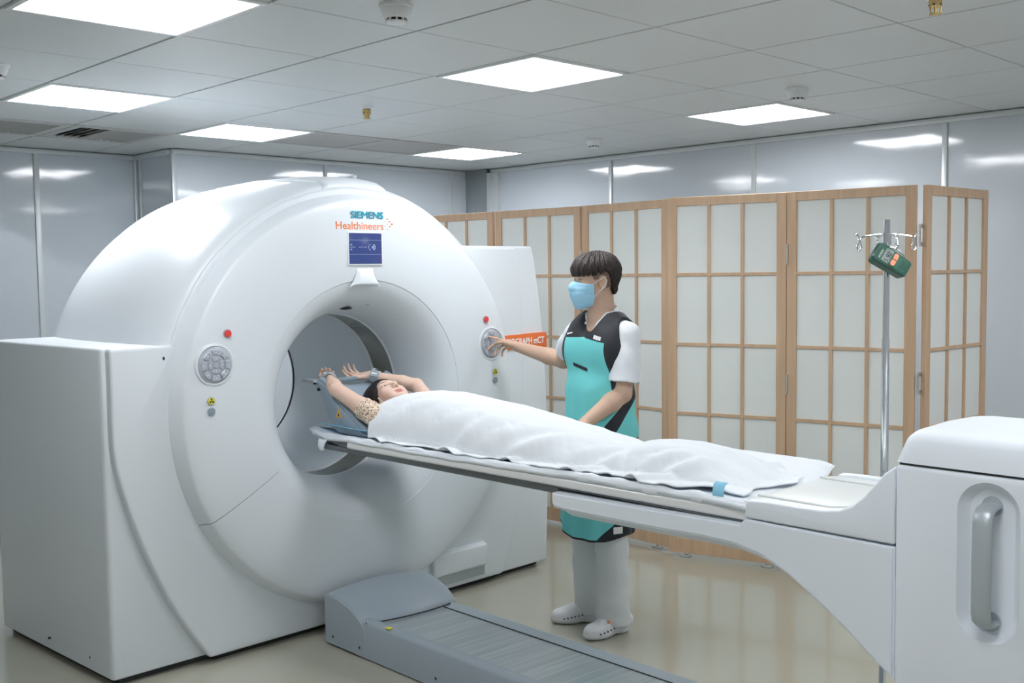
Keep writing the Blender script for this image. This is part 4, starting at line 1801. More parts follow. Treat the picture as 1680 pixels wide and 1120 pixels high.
# ================================================================== FIGURES
def attr_paint(m, specs, base, attr='hl'):
    """paints soft ellipses given in head space (centre, radii, tilt, colour) over the base colour"""
    nt = m.node_tree
    b = nt.nodes['Principled BSDF']
    at = nt.nodes.new('ShaderNodeAttribute')
    at.attribute_name = attr
    cur = None
    tc = nt.nodes.new('ShaderNodeTexCoord')
    n = nt.nodes.new('ShaderNodeTexNoise'); n.inputs['Scale'].default_value = 28; n.inputs['Detail'].default_value = 3
    nt.links.new(tc.outputs['Object'], n.inputs['Vector'])
    mx = nt.nodes.new('ShaderNodeMix'); mx.data_type = 'RGBA'
    mx.inputs[6].default_value = (*[c * .93 for c in base], 1)
    mx.inputs[7].default_value = (*[min(1, c * 1.06) for c in base], 1)
    nt.links.new(n.outputs['Fac'], mx.inputs[0])
    cur = mx.outputs[2]
    for (c, r, tilt, col, soft, amt) in specs:
        mp = nt.nodes.new('ShaderNodeMapping')
        mp.vector_type = 'TEXTURE'
        mp.inputs['Location'].default_value = c
        mp.inputs['Rotation'].default_value = (0, tilt, 0)
        mp.inputs['Scale'].default_value = r
        nt.links.new(at.outputs['Vector'], mp.inputs[0])
        ln = nt.nodes.new('ShaderNodeVectorMath'); ln.operation = 'LENGTH'
        nt.links.new(mp.outputs[0], ln.inputs[0])
        mr = nt.nodes.new('ShaderNodeMapRange')
        mr.inputs[1].default_value = 1.0 + soft
        mr.inputs[2].default_value = 1.0 - soft
        mr.inputs[3].default_value = 0
        mr.inputs[4].default_value = amt
        nt.links.new(ln.outputs['Value'], mr.inputs[0])
        q = nt.nodes.new('ShaderNodeMix'); q.data_type = 'RGBA'
        q.inputs[7].default_value = (*col, 1)
        nt.links.new(mr.outputs[0], q.inputs[0])
        nt.links.new(cur, q.inputs[6])
        cur = q.outputs[2]
    nt.links.new(cur, b.inputs['Base Color'])


def set_local(me, C, L, F, U, name='hl', reach=.22):
    n = len(me.vertices)
    co = np.zeros(n * 3, np.float32); me.vertices.foreach_get('co', co)
    p = co.reshape(-1, 3) - np.array(C)
    q = np.stack([p @ np.array(L), p @ np.array(F), p @ np.array(U)], 1)
    far = np.linalg.norm(p, axis=1) > reach
    q[far] = 9
    a = me.attributes.new(name, 'FLOAT_VECTOR', 'POINT')
    a.data.foreach_set('vector', q.astype(np.float32).ravel())


def unit(v):
    v = np.array(v, float)
    return v / np.linalg.norm(v)


def frame(F, U):
    F = unit(F); U = np.array(U, float); U = unit(U - F * (U @ F)); L = np.cross(U, F)
    return L, F, U


def head_shape(S, C, L, F, U, s=1.0, female=False, ears=(1, -1)):
    rot = [L, F, U]
    C = np.array(C, float)

    def P(l, f, u):
        return C + (L * l + F * f + U * u) * s
    S.ell(P(0, -.012, .035), np.array([.074, .094, .082]) * s, rot, k=.01)
    S.ell(P(0, .028, -.020), np.array([.062, .062, .088]) * s, rot, k=.02)
    for q in (1, -1):
        S.cone(P(q * .052, .0, -.045), P(q * .020, .062, -.094), .020 * s, .018 * s, k=.022)       # jaw line
        S.ell(P(q * .040, .060, -.018), np.array([.024, .022, .022]) * s, rot, k=.02)              # cheekbone
        S.ell(P(q * .030, .066, -.052), np.array([.024, .020, .026]) * s, rot, k=.02)
    S.ell(P(0, .072, -.096), np.array([.022, .020, .018]) * s, rot, k=.02)                          # chin
    S.cone(P(-.036, .070, .030), P(.036, .070, .030), .015 * s, .015 * s, k=.018)                   # brow
    for q in (1, -1):
        S.ell(P(q * .032, .096, .009), np.array([.017, .018, .012]) * s, rot, k=.012, op='sub')     # sockets
        S.ell(P(q * .031, .0715, .008), np.array([.0155, .0135, .0115]) * s, rot, k=.004)           # lids over the eyeballs
    S.chain([P(0, .080, .020), P(0, .092, -.004), P(0, .104, -.024)], [.0062 * s, .0070 * s, .0100 * s], k=.008)
    for q in (1, -1):
        S.ell(P(q * .011, .094, -.028), np.array([.0080, .0095, .0070]) * s, rot, k=.006)
    S.ell(P(0, .084, -.054), np.array([.023, .0125, .0062]) * s, rot, k=.005)                       # upper lip
    S.ell(P(0, .083, -.064), np.array([.019, .0125, .0068]) * s, rot, k=.005)                       # lower lip
    S.cone(P(-.021, .092, -.0592), P(.021, .092, -.0592), .0016 * s, .0016 * s, k=.003, op='sub')
    for q in ears:
        S.ell(P(q * .077, -.004, -.006), np.array([.008, .018, .031]) * s, rot, k=.008)
        S.ell(P(q * .083, -.001, -.002), np.array([.005, .010, .019]) * s, rot, k=.005, op='sub')
        S.chain([P(q * .082, -.020, -.002), P(q * .084, -.014, .018), P(q * .082, .002, .022), P(q * .079, .010, .010)],
                [.0036 * s] * 4, k=.005)
    return P


def hand(S, wrist, D, N, s=1.0, curl=(.3, .4, .5, .6), thumb=.4, side=1, thick=1.0, tips=None):
    """D wrist to knuckles, N out of the palm, side = +1 when the thumb lies towards D x N"""
    D = unit(D); N = np.array(N, float); N = unit(N - D * (N @ D)); T = np.cross(D, N) * side
    w = np.array(wrist, float)
    S.cone(w - D * .02 * s, w + D * .030 * s, .026 * s, .030 * s, k=.012, flat=(N, .62))
    for o in (-.024, -.008, .010, .024):
        S.cone(w + D * .020 * s + T * o * .7 * s, w + D * .082 * s + T * o * s, .014 * s, .0120 * s, k=.010)
    L0 = ((.045, .026, .021), (.050, .030, .023), (.046, .028, .022), (.036, .021, .019))
    offs = (.0290, .0095, -.0100, -.0280)
    out = []
    for i in range(4):
        p = w + D * (.084 - .004 * abs(i - 1.2)) * s + T * offs[i] * s
        a = 0.0
        r0 = (.0088, .0090, .0086, .0076)[i] * s * thick
        for j in range(3):
            a += curl[i] * (1.0, 1.15, .8)[j]
            d = D * math.cos(a) + N * math.sin(a) + T * (.10 * (1.2 - i) if j == 0 else 0)
            d = unit(d)
            q = p + d * L0[i][j] * s
            r1 = r0 * .90
            S.cone(p, q, r0, r1, k=.0035)
            p, r0 = q, r1
        out.append(p)
    b = w + D * .018 * s + T * .024 * s + N * .006 * s
    d1 = unit(D * .62 + T * .72 + N * .35 * thumb)
    q = b + d1 * .040 * s
    S.cone(b, q, .0150 * s, .0105 * s, k=.010)
    d2 = unit(D * .85 + T * (.35 - .5 * thumb) + N * .6 * thumb)
    q2 = q + d2 * .032 * s
    S.cone(q, q2, .0100 * s, .0092 * s, k=.004)
    d3 = unit(D * .9 + T * (.05 - .5 * thumb) + N * .7 * thumb)
    S.cone(q2, q2 + d3 * .026 * s, .0092 * s, .0078 * s, k=.004)
    return out


SKIN_M = (.60, .405, .295)
SKIN_W = (.74, .53, .425)
BLACKFAB = mat('black woven fabric', (0.017, 0.02, 0.026), 0.75, sheen=0.0, bump=.0003, bump_scale=300)
TEALFAB = mat('turquoise apron fabric', (0.17, 0.66, 0.66), 0.65, sheen=0.1, noise_amt=.04, noise_scale=9)
APRON = mat('turquoise apron with black panels', (0.17, 0.66, 0.66), 0.65)


def apron_material():
    nt = APRON.node_tree
    b = nt.nodes['Principled BSDF']
    a = nt.nodes.new('ShaderNodeAttribute'); a.attribute_name = 'trim'
    mr = nt.nodes.new('ShaderNodeMapRange')
    mr.inputs[1].default_value = -.0006; mr.inputs[2].default_value = .0006
    mx = nt.nodes.new('ShaderNodeMix'); mx.data_type = 'RGBA'
    mx.inputs[6].default_value = (.17, .66, .66, 1); mx.inputs[7].default_value = (.017, .020, .026, 1)
    nt.links.new(a.outputs['Fac'], mr.inputs[0]); nt.links.new(mr.outputs[0], mx.inputs[0])
    nt.links.new(mx.outputs[2], b.inputs['Base Color'])


apron_material()
TSHIRT = mat('white t-shirt cotton', (0.80, 0.83, 0.87), 0.85, sheen=0.1, bump=.0008, bump_scale=22)
TROUS = mat('off white trousers', (0.72, 0.755, 0.765), 0.85, bump=.0035, bump_scale=9)
CLOG = mat('white clog rubber', (0.76, 0.77, 0.80), 0.35)
MASKB = stretch_mat('light blue mask', (0.30, 0.60, 0.80), (0.40, 0.69, 0.87), (1, 1, 28), 0.8, nscale=3.0)
MASKW = mat('white elastic', (0.85, 0.86, 0.87), 0.7)
HAIRM = stretch_mat('dark brown hair', (0.007, 0.0045, 0.0035), (0.032, 0.019, 0.013), (55, 55, 9), 0.5, nscale=2.6, bump=.004)
HAIRW = stretch_mat('black hair', (0.006, 0.005, 0.006), (0.022, 0.018, 0.02), (60, 20, 20), 0.38, nscale=2.4, bump=.003)
STUBBLE = mat('short clipped hair', (0.20, 0.145, 0.115), 0.8)

# ---- the standing man: local axes r (image right), t (towards the viewer), z
MO = np.array([2.33, .15, 0.])
RV = np.array([.71484, -.69929, 0.])
TV = np.array([-.69929, -.71484, 0.])
ZV = np.array([0, 0, 1.])


def M3(r, t, z):
    return MO + RV * r + TV * t + ZV * z


LT = unit(RV * .70 + TV * .715)
FT = unit(RV * -.715 + TV * .70)
TC = M3(.020, 0, 0)
TR = [LT, FT, ZV]


def B(l, f, z):
    return TC + LT * l + FT * f + ZV * z


def torso(S, g=0.0, k=.03):
    S.ell(B(0, -.005, 1.28), (.160 + g, .112 + g, .17 + g), TR, k=k)
    S.ell(B(0, .0, 1.10), (.142 + g, .105 + g, .17 + g), TR, k=k)
    S.ell(B(0, -.005, .93), (.152 + g, .110 + g, .13 + g), TR, k=k)
    S.cone(B(-.115, -.012, 1.368), B(.120, -.012, 1.366), .046 + g, .046 + g, k=k)
    S.cone(B(-.06, -.015, 1.405), B(.06, -.015, 1.405), .045 + g, .045 + g, k=k)
    for q in (1, -1):
        S.ell(B(q * .07, .045, 1.29), (.075 + g, .055 + g, .08 + g), TR, k=k)


# key joints
SH_L, EL_L, WR_L = B(.152, -.01, 1.362), M3(.104, .135, 1.105), M3(-.070, .245, .992)
SH_R, EL_R, WR_R = B(-.145, .0, 1.362), M3(-.130, -.36, 1.212), M3(-.352, -.560, 1.268)
HL_L, HL_F, HL_U = frame(RV * -.955 + TV * .295 + ZV * -.03, ZV + RV * .03)
HC = M3(.0, -.005, 1.597)
HIP = {1: B(.085, 0, .90), -1: B(-.085, 0, .90)}
KNEE = {1: M3(.064, .062, .49), -1: M3(-.030, -.09, .49)}
ANK = {1: M3(.068, .030, .085), -1: M3(-.028, -.135, .085)}


def man():
    t = thing('person', 'standing man in a turquoise lead apron and blue face mask, pressing the scanner keypad', 'person',
              (2.33, .15, 0))
    h = .0042
    S = SDF((1.90, -.30, .015), (2.78, 1.05, 1.74), h)
    torso(S, -.006)
    S.cone(B(0, -.012, 1.40), HC - ZV * .055 - HL_F * .012, .058, .054, k=.03)
    S.cone(HC - ZV * .06 - HL_F * .035, B(0, -.05, 1.40), .040, .05, k=.02)
    head_shape(S, HC, HL_L, HL_F, HL_U)
    # arms
    S.chain([SH_L, SH_L + (EL_L - SH_L) * .45, EL_L], [.050, .046, .040], k=.02)
    S.chain([EL_L, EL_L + (WR_L - EL_L) * .3, WR_L], [.039, .0415, .0275], k=.015)
    S.chain([SH_R, SH_R + (EL_R - SH_R) * .45, EL_R], [.050, .044, .037], k=.02)
    S.chain([EL_R, EL_R + (WR_R - EL_R) * .3, WR_R], [.037, .0395, .0255], k=.015)
    # right hand: index finger on the keypad
    tip = np.array([2.462, .958, 1.318])
    D = unit(tip + np.array([.0, 0, -.02]) - WR_R)
    N = unit(np.array([-.50, .25, -.78]))
    s = 1.0
    hand(S, WR_R, D, N, s, curl=(.02, .40, .62, .75), thumb=.5, side=1)
    # left hand resting on the far edge of the table
    hand(S, WR_L, np.array([-.86, -.10, -.16]), np.array([0, -.1, -1.]), .95, curl=(.16, .18, .2, .22), thumb=.2, side=-1)
    # legs and feet
    for q in (1, -1):
        S.chain([HIP[q], KNEE[q], ANK[q]], [.078, .052, .038], k=.02)
    for q, (heel, toe) in FEET.items():
        S.cone(ANK[q], np.array([*(heel * .9 + toe * .1), .055]), .034, .026, k=.02)
        S.cone(np.array([*(heel * .8 + toe * .2), .055]), np.array([*(heel * .15 + toe * .85), .040]), .026, .020, k=.02)
    skin = mat('man skin', SKIN_M, .55, sub=.12)
    o = S.net('body', skin, t, smooth_it=1, keep_largest=True)
    set_local(o.data, HC, HL_L, HL_F, HL_U)
    dk = (.02, .012, .01)
    sp = []
    for q in (1, -1):
        sp += [((q * .0315, .085, .0095), (.0155, .03, .0068), -q * .08, (.32, .17, .12), .25, .6),
               ((q * .0315, .085, .0080), (.0135, .03, .0046), -q * .08, (.66, .62, .60), .12, 1),
               ((q * .0320, .085, .0082), (.0052, .03, .0048), 0, (.03, .018, .012), .15, 1),
               ((q * .0318, .085, .0125), (.0150, .03, .0016), -q * .10, dk, .5, .9),
               ((q * .033, .08, .0270), (.0205, .03, .0042), -q * .10, dk, .5, .85)]
    attr_paint(skin, sp, SKIN_M)

    # ---- hair: full cap with a fringe, shaved sides
    S = SDF(HC + np.array([-.15, -.15, -.13]), HC + np.array([.15, .15, .17]), .003)
    rot = [HL_L, HL_F, HL_U]

    def P(l, f, u):
        return HC + HL_L * l + HL_F * f + HL_U * u
    S.ell(P(0, -.014, .046), (.088, .108, .090), rot, k=.0)
    S.ell(P(0, .035, .052), (.078, .074, .066), rot, k=.02)
    S.ell(P(0, -.052, .016), (.068, .056, .070), rot, k=.02)
    S.cone(P(-.026, -.064, -.040), P(.026, -.064, -.040), .026, .026, k=.02)
    G = S.grid()
    p = [G[i] - HC[i] for i in range(3)]
    l = p[0] * HL_L[0] + p[1] * HL_L[1] + p[2] * HL_L[2]
    f = p[0] * HL_F[0] + p[1] * HL_F[1] + p[2] * HL_F[2]
    u = p[0] * HL_U[0] + p[1] * HL_U[1] + p[2] * HL_U[2]
    # strand ripple
    ang = np.arctan2(l, f + .02)
    rip = .0022 * np.sin(ang * 46 + u * 60) + .0016 * np.sin(ang * 23 - u * 35) + .0012 * np.sin(ang * 90 + f * 200)
    S.F += rip.astype(np.float32)
    # lower limit of the hair: fringe at brow height, higher over the ears, low at the nape
    fr = .030 + .0055 * np.sin(ang * 34) + .004 * np.sin(ang * 17 + 1)
    lim = np.where(f > .035, fr, np.where(f > -.030, fr + (.035 - f) / .065 * .016, .046 - (-.030 - f) / .05 * .115))
    lim = np.maximum(lim, -.075)
    S.F = np.maximum(S.F, (lim - u).astype(np.float32) * .7)
    hr = S.net('hair', HAIRM, t, smooth_it=0, keep_largest=True)
    hr.data.update()
    # clipped side hair
    S = SDF(HC + np.array([-.13, -.13, -.10]), HC + np.array([.13, .13, .12]), .003)
    S.ell(P(0, -.012, .035), (.0775, .0975, .0855), rot, k=0)
    S.ell(P(0, .028, -.020), (.0650, .060, .080), rot, k=.02)
    G = S.grid(); p = [G[i] - HC[i] for i in range(3)]
    l = p[0] * HL_L[0] + p[1] * HL_L[1] + p[2] * HL_L[2]
    f = p[0] * HL_F[0] + p[1] * HL_F[1] + p[2] * HL_F[2]
    u = p[0] * HL_U[0] + p[1] * HL_U[1] + p[2] * HL_U[2]
    lim = np.where(f > .012, .012 - (f - .012) * .2, np.where(f > -.024, .024, -.05))
    S.F = np.maximum(S.F, (lim - u).astype(np.float32))
    S.F = np.maximum(S.F, (f - .036 - (u - .03) * .1).astype(np.float32))
    S.F = np.maximum(S.F, (.045 - np.abs(l)).astype(np.float32) * (1 if True else 0))
    S.net('clipped_hair', STUBBLE, t, smooth_it=0)

    # ---- mask
    S = SDF(HC + np.array([-.15, -.15, -.15]), HC + np.array([.15, .15, .08]), .0028)
    head_shape(S, HC, HL_L, HL_F, HL_U, 1.0, ears=())
    S.F -= .0045
    S.chain([P(0, .088, .002), P(0, .104, -.026), P(0, .098, -.060), P(0, .082, -.100)], [.007, .013, .015, .018], k=.03)
    for q in (1, -1):
        S.ell(P(q * .030, .062, -.050), (.032, .034, .050), rot, k=.03)
    G = S.grid(); p = [G[i] - HC[i] for i in range(3)]
    l = p[0] * HL_L[0] + p[1] * HL_L[1] + p[2] * HL_L[2]
    f = p[0] * HL_F[0] + p[1] * HL_F[1] + p[2] * HL_F[2]
    u = p[0] * HL_U[0] + p[1] * HL_U[1] + p[2] * HL_U[2]
    S.F += (.0005 * np.sin(u * 260)).astype(np.float32)
    S.F = np.maximum(S.F, (u - (.004 - np.abs(l) * .20)).astype(np.float32))
    S.F = np.maximum(S.F, (.034 - f + (u + .03) * .05).astype(np.float32))
    S.F = np.maximum(S.F, (-.122 - u).astype(np.float32))
    mk = S.net('face_mask', MASKB, t, smooth_it=1)
    for q in (1, -1):
        m = MB()
        m.tube([tuple(P(q * .066, .037, -.010)), tuple(P(q * .080, .014, .006)), tuple(P(q * .086, -.008, .018)),
                tuple(P(q * .088, -.020, .004)), tuple(P(q * .087, -.014, -.020)), tuple(P(q * .080, .008, -.038)), tuple(P(q * .062, .032, -.066))], .0016, n=6)
        m.build('ear_loop', MASKW, mk)

    # ---- t-shirt
    S = SDF((1.95, -.32, .80), (2.80, .66, 1.52), .0045)
    torso(S, .010)
    S.cone(B(0, -.02, 1.40), B(0, -.03, 1.455), .070, .064, k=.02)
    dL = unit(EL_L - SH_L)
    eL = SH_L + dL * .190
    S.chain([SH_L, SH_L + dL * .12, eL + dL * .03], [.056, .064, .074], k=.02)
    dR = unit(EL_R - SH_R)
    eR = SH_R + dR * .175
    S.chain([SH_R, SH_R + dR * .12, eR + dR * .03], [.052, .056, .062], k=.02)
    S.ell(eL + dL * .125, (.125, .125, .125), None, k=.0, op='sub')
    S.ell(eR + dR * .120, (.12, .12, .12), None, k=.0, op='sub')
    S.chain([SH_L + dL * .13, eL + dL * .06], [.044, .057], k=.0, op='sub')
    S.chain([SH_R + dR * .13, eR + dR * .06], [.042, .052], k=.0, op='sub')
    # v-shaped neckline
    S.cone(B(0, .0, 1.50), B(0, .055, 1.455), .054, .050, k=.004, op='sub')
    S.cone(B(0, .075, 1.47), B(0, .108, 1.375), .060, .030, k=.004, op='sub')
    S.cone(B(0, -.02, 1.44), B(0, -.02, 1.60), .0585, .066, k=.004, op='sub')
    G = S.grid()
    S.F += (.0016 * np.sin(G[2] * 70 + G[0] * 60) * np.sin(G[1] * 55 + 1)).astype(np.float32)
    S.F = np.maximum(S.F, (.86 - G[2]).astype(np.float32))
    S.net('t_shirt', TSHIRT, t, smooth_it=3, keep_largest=True)

    # ---- apron
    S = SDF((1.98, -.25, .40), (2.72, .55, 1.47), .0042)
    torso(S, .022)
    S.cone(B(0, .015, 1.10), B(-.012, .02, .40), .155, .190, k=.04, flat=(FT, .80))
    G = S.grid()
    p = [G[i] - TC[i] for i in range(3)]
    l = p[0] * LT[0] + p[1] * LT[1]
    f = p[0] * FT[0] + p[1] * FT[1]
    z = G[2] + 0 * l
    # soft vertical drape
    th = np.arctan2(l, f)
    amp = np.clip((1.25 - z) / .5, 0, 1) * .006
    S.F += (amp * np.sin(th * 7 + z * 3) + amp * .6 * np.sin(th * 13 - z * 6 + 2)).astype(np.float32)
    S.F += (.0022 * np.sin((l * .8 - z) * 48) * np.clip((l + .02) / .1, 0, 1) * np.clip(1 - np.abs(z - 1.12) / .16, 0, 1)).astype(np.float32)
    # hem
    hem = .452 + .085 * np.clip((-l - .02) / .2, 0, 1) ** 1.4 + .05 * np.clip((l - .10) / .1, 0, 1) ** 2 + .03 * np.clip(-f / .2, 0, 1)
    S.F = np.maximum(S.F, (hem - z).astype(np.float32))
    # hollow skirt
    inner = SDF((1.98, -.25, .40), (2.72, .55, 1.47), .0042)
    inner.cone(B(0, .015, .80), B(-.005, .02, .30), .130, .180, k=.0, flat=(FT, .80))
    S.F = np.maximum(S.F, -inner.F)
    # arm holes and neck
    for q in (1, -1):
        S.chain([B(q * .200, .0, 1.50), B(q * .188, .0, 1.36), B(q * .190, -.005, 1.22), B(q * .215, -.005, 1.12)], [.062, .062, .058, .04], k=.0, op='sub')
    S.cone(B(.004, -.03, 1.62), B(.004, -.03, 1.42), .094, .092, k=.0, op='sub')
    S.cone(B(.01, .03, 1.52), B(.004, .152, 1.352), .086, .026, k=.0, op='sub')
    ap = S.net('lead_apron', APRON, t, smooth_it=1, keep_largest=True)
    me = ap.data
    nf = len(me.vertices)
    c = np.zeros(nf * 3, np.float32); me.vertices.foreach_get('co', c); c = c.reshape(-1, 3)
    p = c - TC
    l, f, z = p @ LT, p @ FT, c[:, 2]
    r = (c - MO) @ RV
    tt = (c - MO) @ TV
    mn = lambda *a: np.minimum.reduce([np.asarray(q, float) for q in a])
    blk = mn(z - (1.352 - .20 * np.clip(l, 0, 1) - .04 * np.clip(-l, 0, 1)), f + .03)
    blk = np.maximum(blk, mn(z - 1.40, f + .07))
    # trims along the arm holes
    for q in (1, -1):
        edge = np.interp(z, [1.10, 1.16, 1.22, 1.30, 1.36, 1.45], [.150, .140, .132, .126, .126, .138]) - .010
        blk = np.maximum(blk, mn(q * l - edge, z - 1.10, f + .06, .125 - f))
    blk = np.maximum(blk, hem_z(l, f) + .011 - z)
    # side panel running down from the back of the waist
    top = 1.082 + (r - .125) * 1.15
    bot = 1.020 + (r - .128) * 1.45
    blk = np.maximum(blk, mn(tt + .02, r - .022, top - z, z - bot, z - .88))
    blk = np.maximum(blk, mn(.90 - z, z - .5, r - .118, -f))
    blk = np.maximum(blk, mn(.60 - z, r + .022 - 1.6 * np.clip(z - .455, 0, 1) ** 1.15))
    # belt round the back
    blk = np.maximum(blk, mn(.0075 - np.abs(z - 1.083 - (r - .14) * .35), -.035 - f))
    at = me.attributes.new('trim', 'FLOAT', 'POINT')
    at.data.foreach_set('value', blk.astype(np.float32))
    # chest pocket and small white prints
    def patch(name, pts, material, off=.003):
        # small quad laid on the apron surface: pts are (l, z)
        m = MB(); b = bmesh.new()
        vs = []
        for (ll, zz) in pts:
            best = B(ll, surf(ll, zz) + off, zz)
            vs.append(b.verts.new(best))
        b.faces.new(vs)
        r_ = bmesh.ops.extrude_face_region(b, geom=list(b.faces))
        for v in [g for g in r_['geom'] if isinstance(g, bmesh.types.BMVert)]:
            v.co -= Vector(FT) * .006
        bmesh.ops.recalc_face_normals(b, faces=b.faces)
        m.add(b)
        return m.build(name, material, ap, smooth=False)
    V = np.zeros(len(me.vertices) * 3, np.float32); me.vertices.foreach_get('co', V); V = V.reshape(-1, 3)
    vl, vf, vz = (V - TC) @ LT, (V - TC) @ FT, V[:, 2]

    def surf(ll, zz):
        d = (vl - ll) ** 2 + (vz - zz) ** 2
        near = np.argsort(d)[:24]
        return float(vf[near].max())
    patch('pocket_trim', [(-.052, 1.238), (.030, 1.217), (.032, 1.203), (-.050, 1.223)], BLACKFAB)
    for k in range(3):
        patch('print_mark', [(.062 + k * .013, 1.363 - k * .003), (.072 + k * .013, 1.361 - k * .003), (.072 + k * .013, 1.345 - k * .003), (.062 + k * .013, 1.347 - k * .003)], WHITETXT, .002)
    patch('print_mark', [(-.105, 1.3665), (-.072, 1.3725), (-.072, 1.3665), (-.105, 1.3605)], WHITETXT, .002)
    patch('care_label', [(.150, .520), (.172, .522), (.172, .492), (.150, .490)], WHITETXT, .003)

    # ---- trousers
    S = SDF((2.0, -.22, .03), (2.72, .55, 1.0), .0048)
    for q in (1, -1):
        lo = ANK[q] * [1, 1, 0] + ZV * (.045 if q == 1 else .075)
        S.chain([HIP[q] + ZV * .02, KNEE[q] + FT * .01, lo], [.076, .077, .076 if q == 1 else .069], k=.0 if q == 1 else .012)
    S.ell(B(0, -.005, .93), (.160, .118, .13), TR, k=.02)
    G = S.grid()
    S.F += (.0035 * np.sin(G[2] * 26 + G[0] * 30) * np.sin(G[1] * 24 + G[2] * 14) + .0018 * np.sin(G[2] * 60 + G[1] * 40)).astype(np.float32)
    S.F += (.0022 * np.sin(G[2] * 75 + (G[0] - G[1]) * 22) * np.clip((.26 - G[2]) / .2, 0, 1)).astype(np.float32)
    S.F = np.maximum(S.F, (.046 - G[2]).astype(np.float32))
    S.net('trousers', TROUS, t, smooth_it=1)

    # ---- clogs
    for q, (heel, toe) in FEET.items():
        d = unit(np.array([*(toe - heel), 0])); w = np.cross(ZV, d)
        H = np.array([*heel, 0.])
        Lf = float(np.linalg.norm(toe - heel))
        S = SDF(H - d * .07 - np.abs(w) * .0 + np.array([-.10, -.10, 0]) * 1 - ZV * .006, H + d * Lf + np.array([.10, .10, .13]), .0032) if False else \
            SDF(np.minimum(H, H + d * Lf) - np.array([.09, .09, .008]), np.maximum(H, H + d * Lf) + np.array([.09, .09, .125]), .0032)
        rt = [w, d, ZV]

        def Q(a, b2, c2):
            return H + d * a * Lf + w * b2 + ZV * c2
        # sole
        S.ell(Q(.72, 0, .020), (.047, .080, .024), rt, k=.0)
        S.ell(Q(.18, 0, .022), (.035, .052, .026), rt, k=.02)
        S.cone(Q(.2, 0, .026), Q(.7, 0, .024), .028, .036, k=.02, flat=(ZV, .6))
        # upper
        S.ell(Q(.74, 0, .040), (.045, .072, .032), rt, k=.015)
        S.ell(Q(.52, 0, .052), (.042, .060, .038), rt, k=.02)
        S.ell(Q(.16, 0, .050), (.036, .050, .032), rt, k=.02)
        S.cone(Q(.02, 0, .055), Q(.30, 0, .060), .032, .034, k=.015)
        # foot opening
        S.ell(Q(.20, 0, .108), (.033, .062, .048), rt, k=.006, op='sub')
        # waist of the sole
        for s2 in (1, -1):
            S.ell(Q(.40, s2 * .062, .012), (.026, .040, .022), rt, k=.01, op='sub')
        S.ell(Q(.38, 0, -.004), (.08, .028, .012), rt, k=.004, op='sub')
        G = S.grid()
        S.F = np.maximum(S.F, (.002 - G[2] + 0 * S.F).astype(np.float32))
        cl = S.net('clog', CLOG, t, smooth_it=1, keep_largest=True)
        vv = np.zeros(len(cl.data.vertices) * 3, np.float32); cl.data.vertices.foreach_get('co', vv); vv = vv.reshape(-1, 3)
        for s2 in (1, -1):
            for k in range(6):
                a = .40 + .085 * k
                zz = .046 - .014 * (k / 5)
                base = Q(a, 0, zz)
                dd = vv - base
                along = np.abs(dd @ d); up = np.abs(dd[:, 2]); sd = (dd @ w) * s2
                sel = (along < .006) & (up < .006) & (sd > 0)
                if sel.any():
                    p0 = base + w * s2 * float(sd[sel].max())
                    m = MB(); m.sph(tuple(p0), .0040, n=6)
                    m.build('vent_hole', SEAM, cl)
    # orange rivet on the near clog
    heel, toe = FEET[1]
    m = MB(); p0 = heel * .50 + toe * .50
    m.sph((p0[0] - .028, p0[1] - .032, .076), .008, n=8)
    m.build('rivet', ORB, t)
    return t


def hem_z(l, f):
    return .452 + .085 * np.clip((-l - .02) / .2, 0, 1) ** 1.4 + .05 * np.clip((l - .10) / .1, 0, 1) ** 2 + .03 * np.clip(-f / .2, 0, 1)


FEET = {1: (np.array([2.425, .055]), np.array([2.200, .100])), -1: (np.array([2.430, .235]), np.array([2.275, .365]))}
man()

# ---- the lying patient
WU = unit([0, .906, .42])
WF = unit([0, -.42, .906])
WL, WF, WU = frame(WF + np.array([-.10, 0, 0]), WU)
WC = np.array([1.685, .838, 1.066])
WSH = {-1: np.array([1.540, .690, 1.000]), 1: np.array([1.836, .680, 1.005])}      # -1 near side, +1 far side
WEL = {-1: np.array([1.476, .948, 1.128]), 1: np.array([1.905, .905, 1.112])}
WWR = {-1: np.array([1.555, 1.118, 1.162]), 1: np.array([1.765, 1.085, 1.160])}


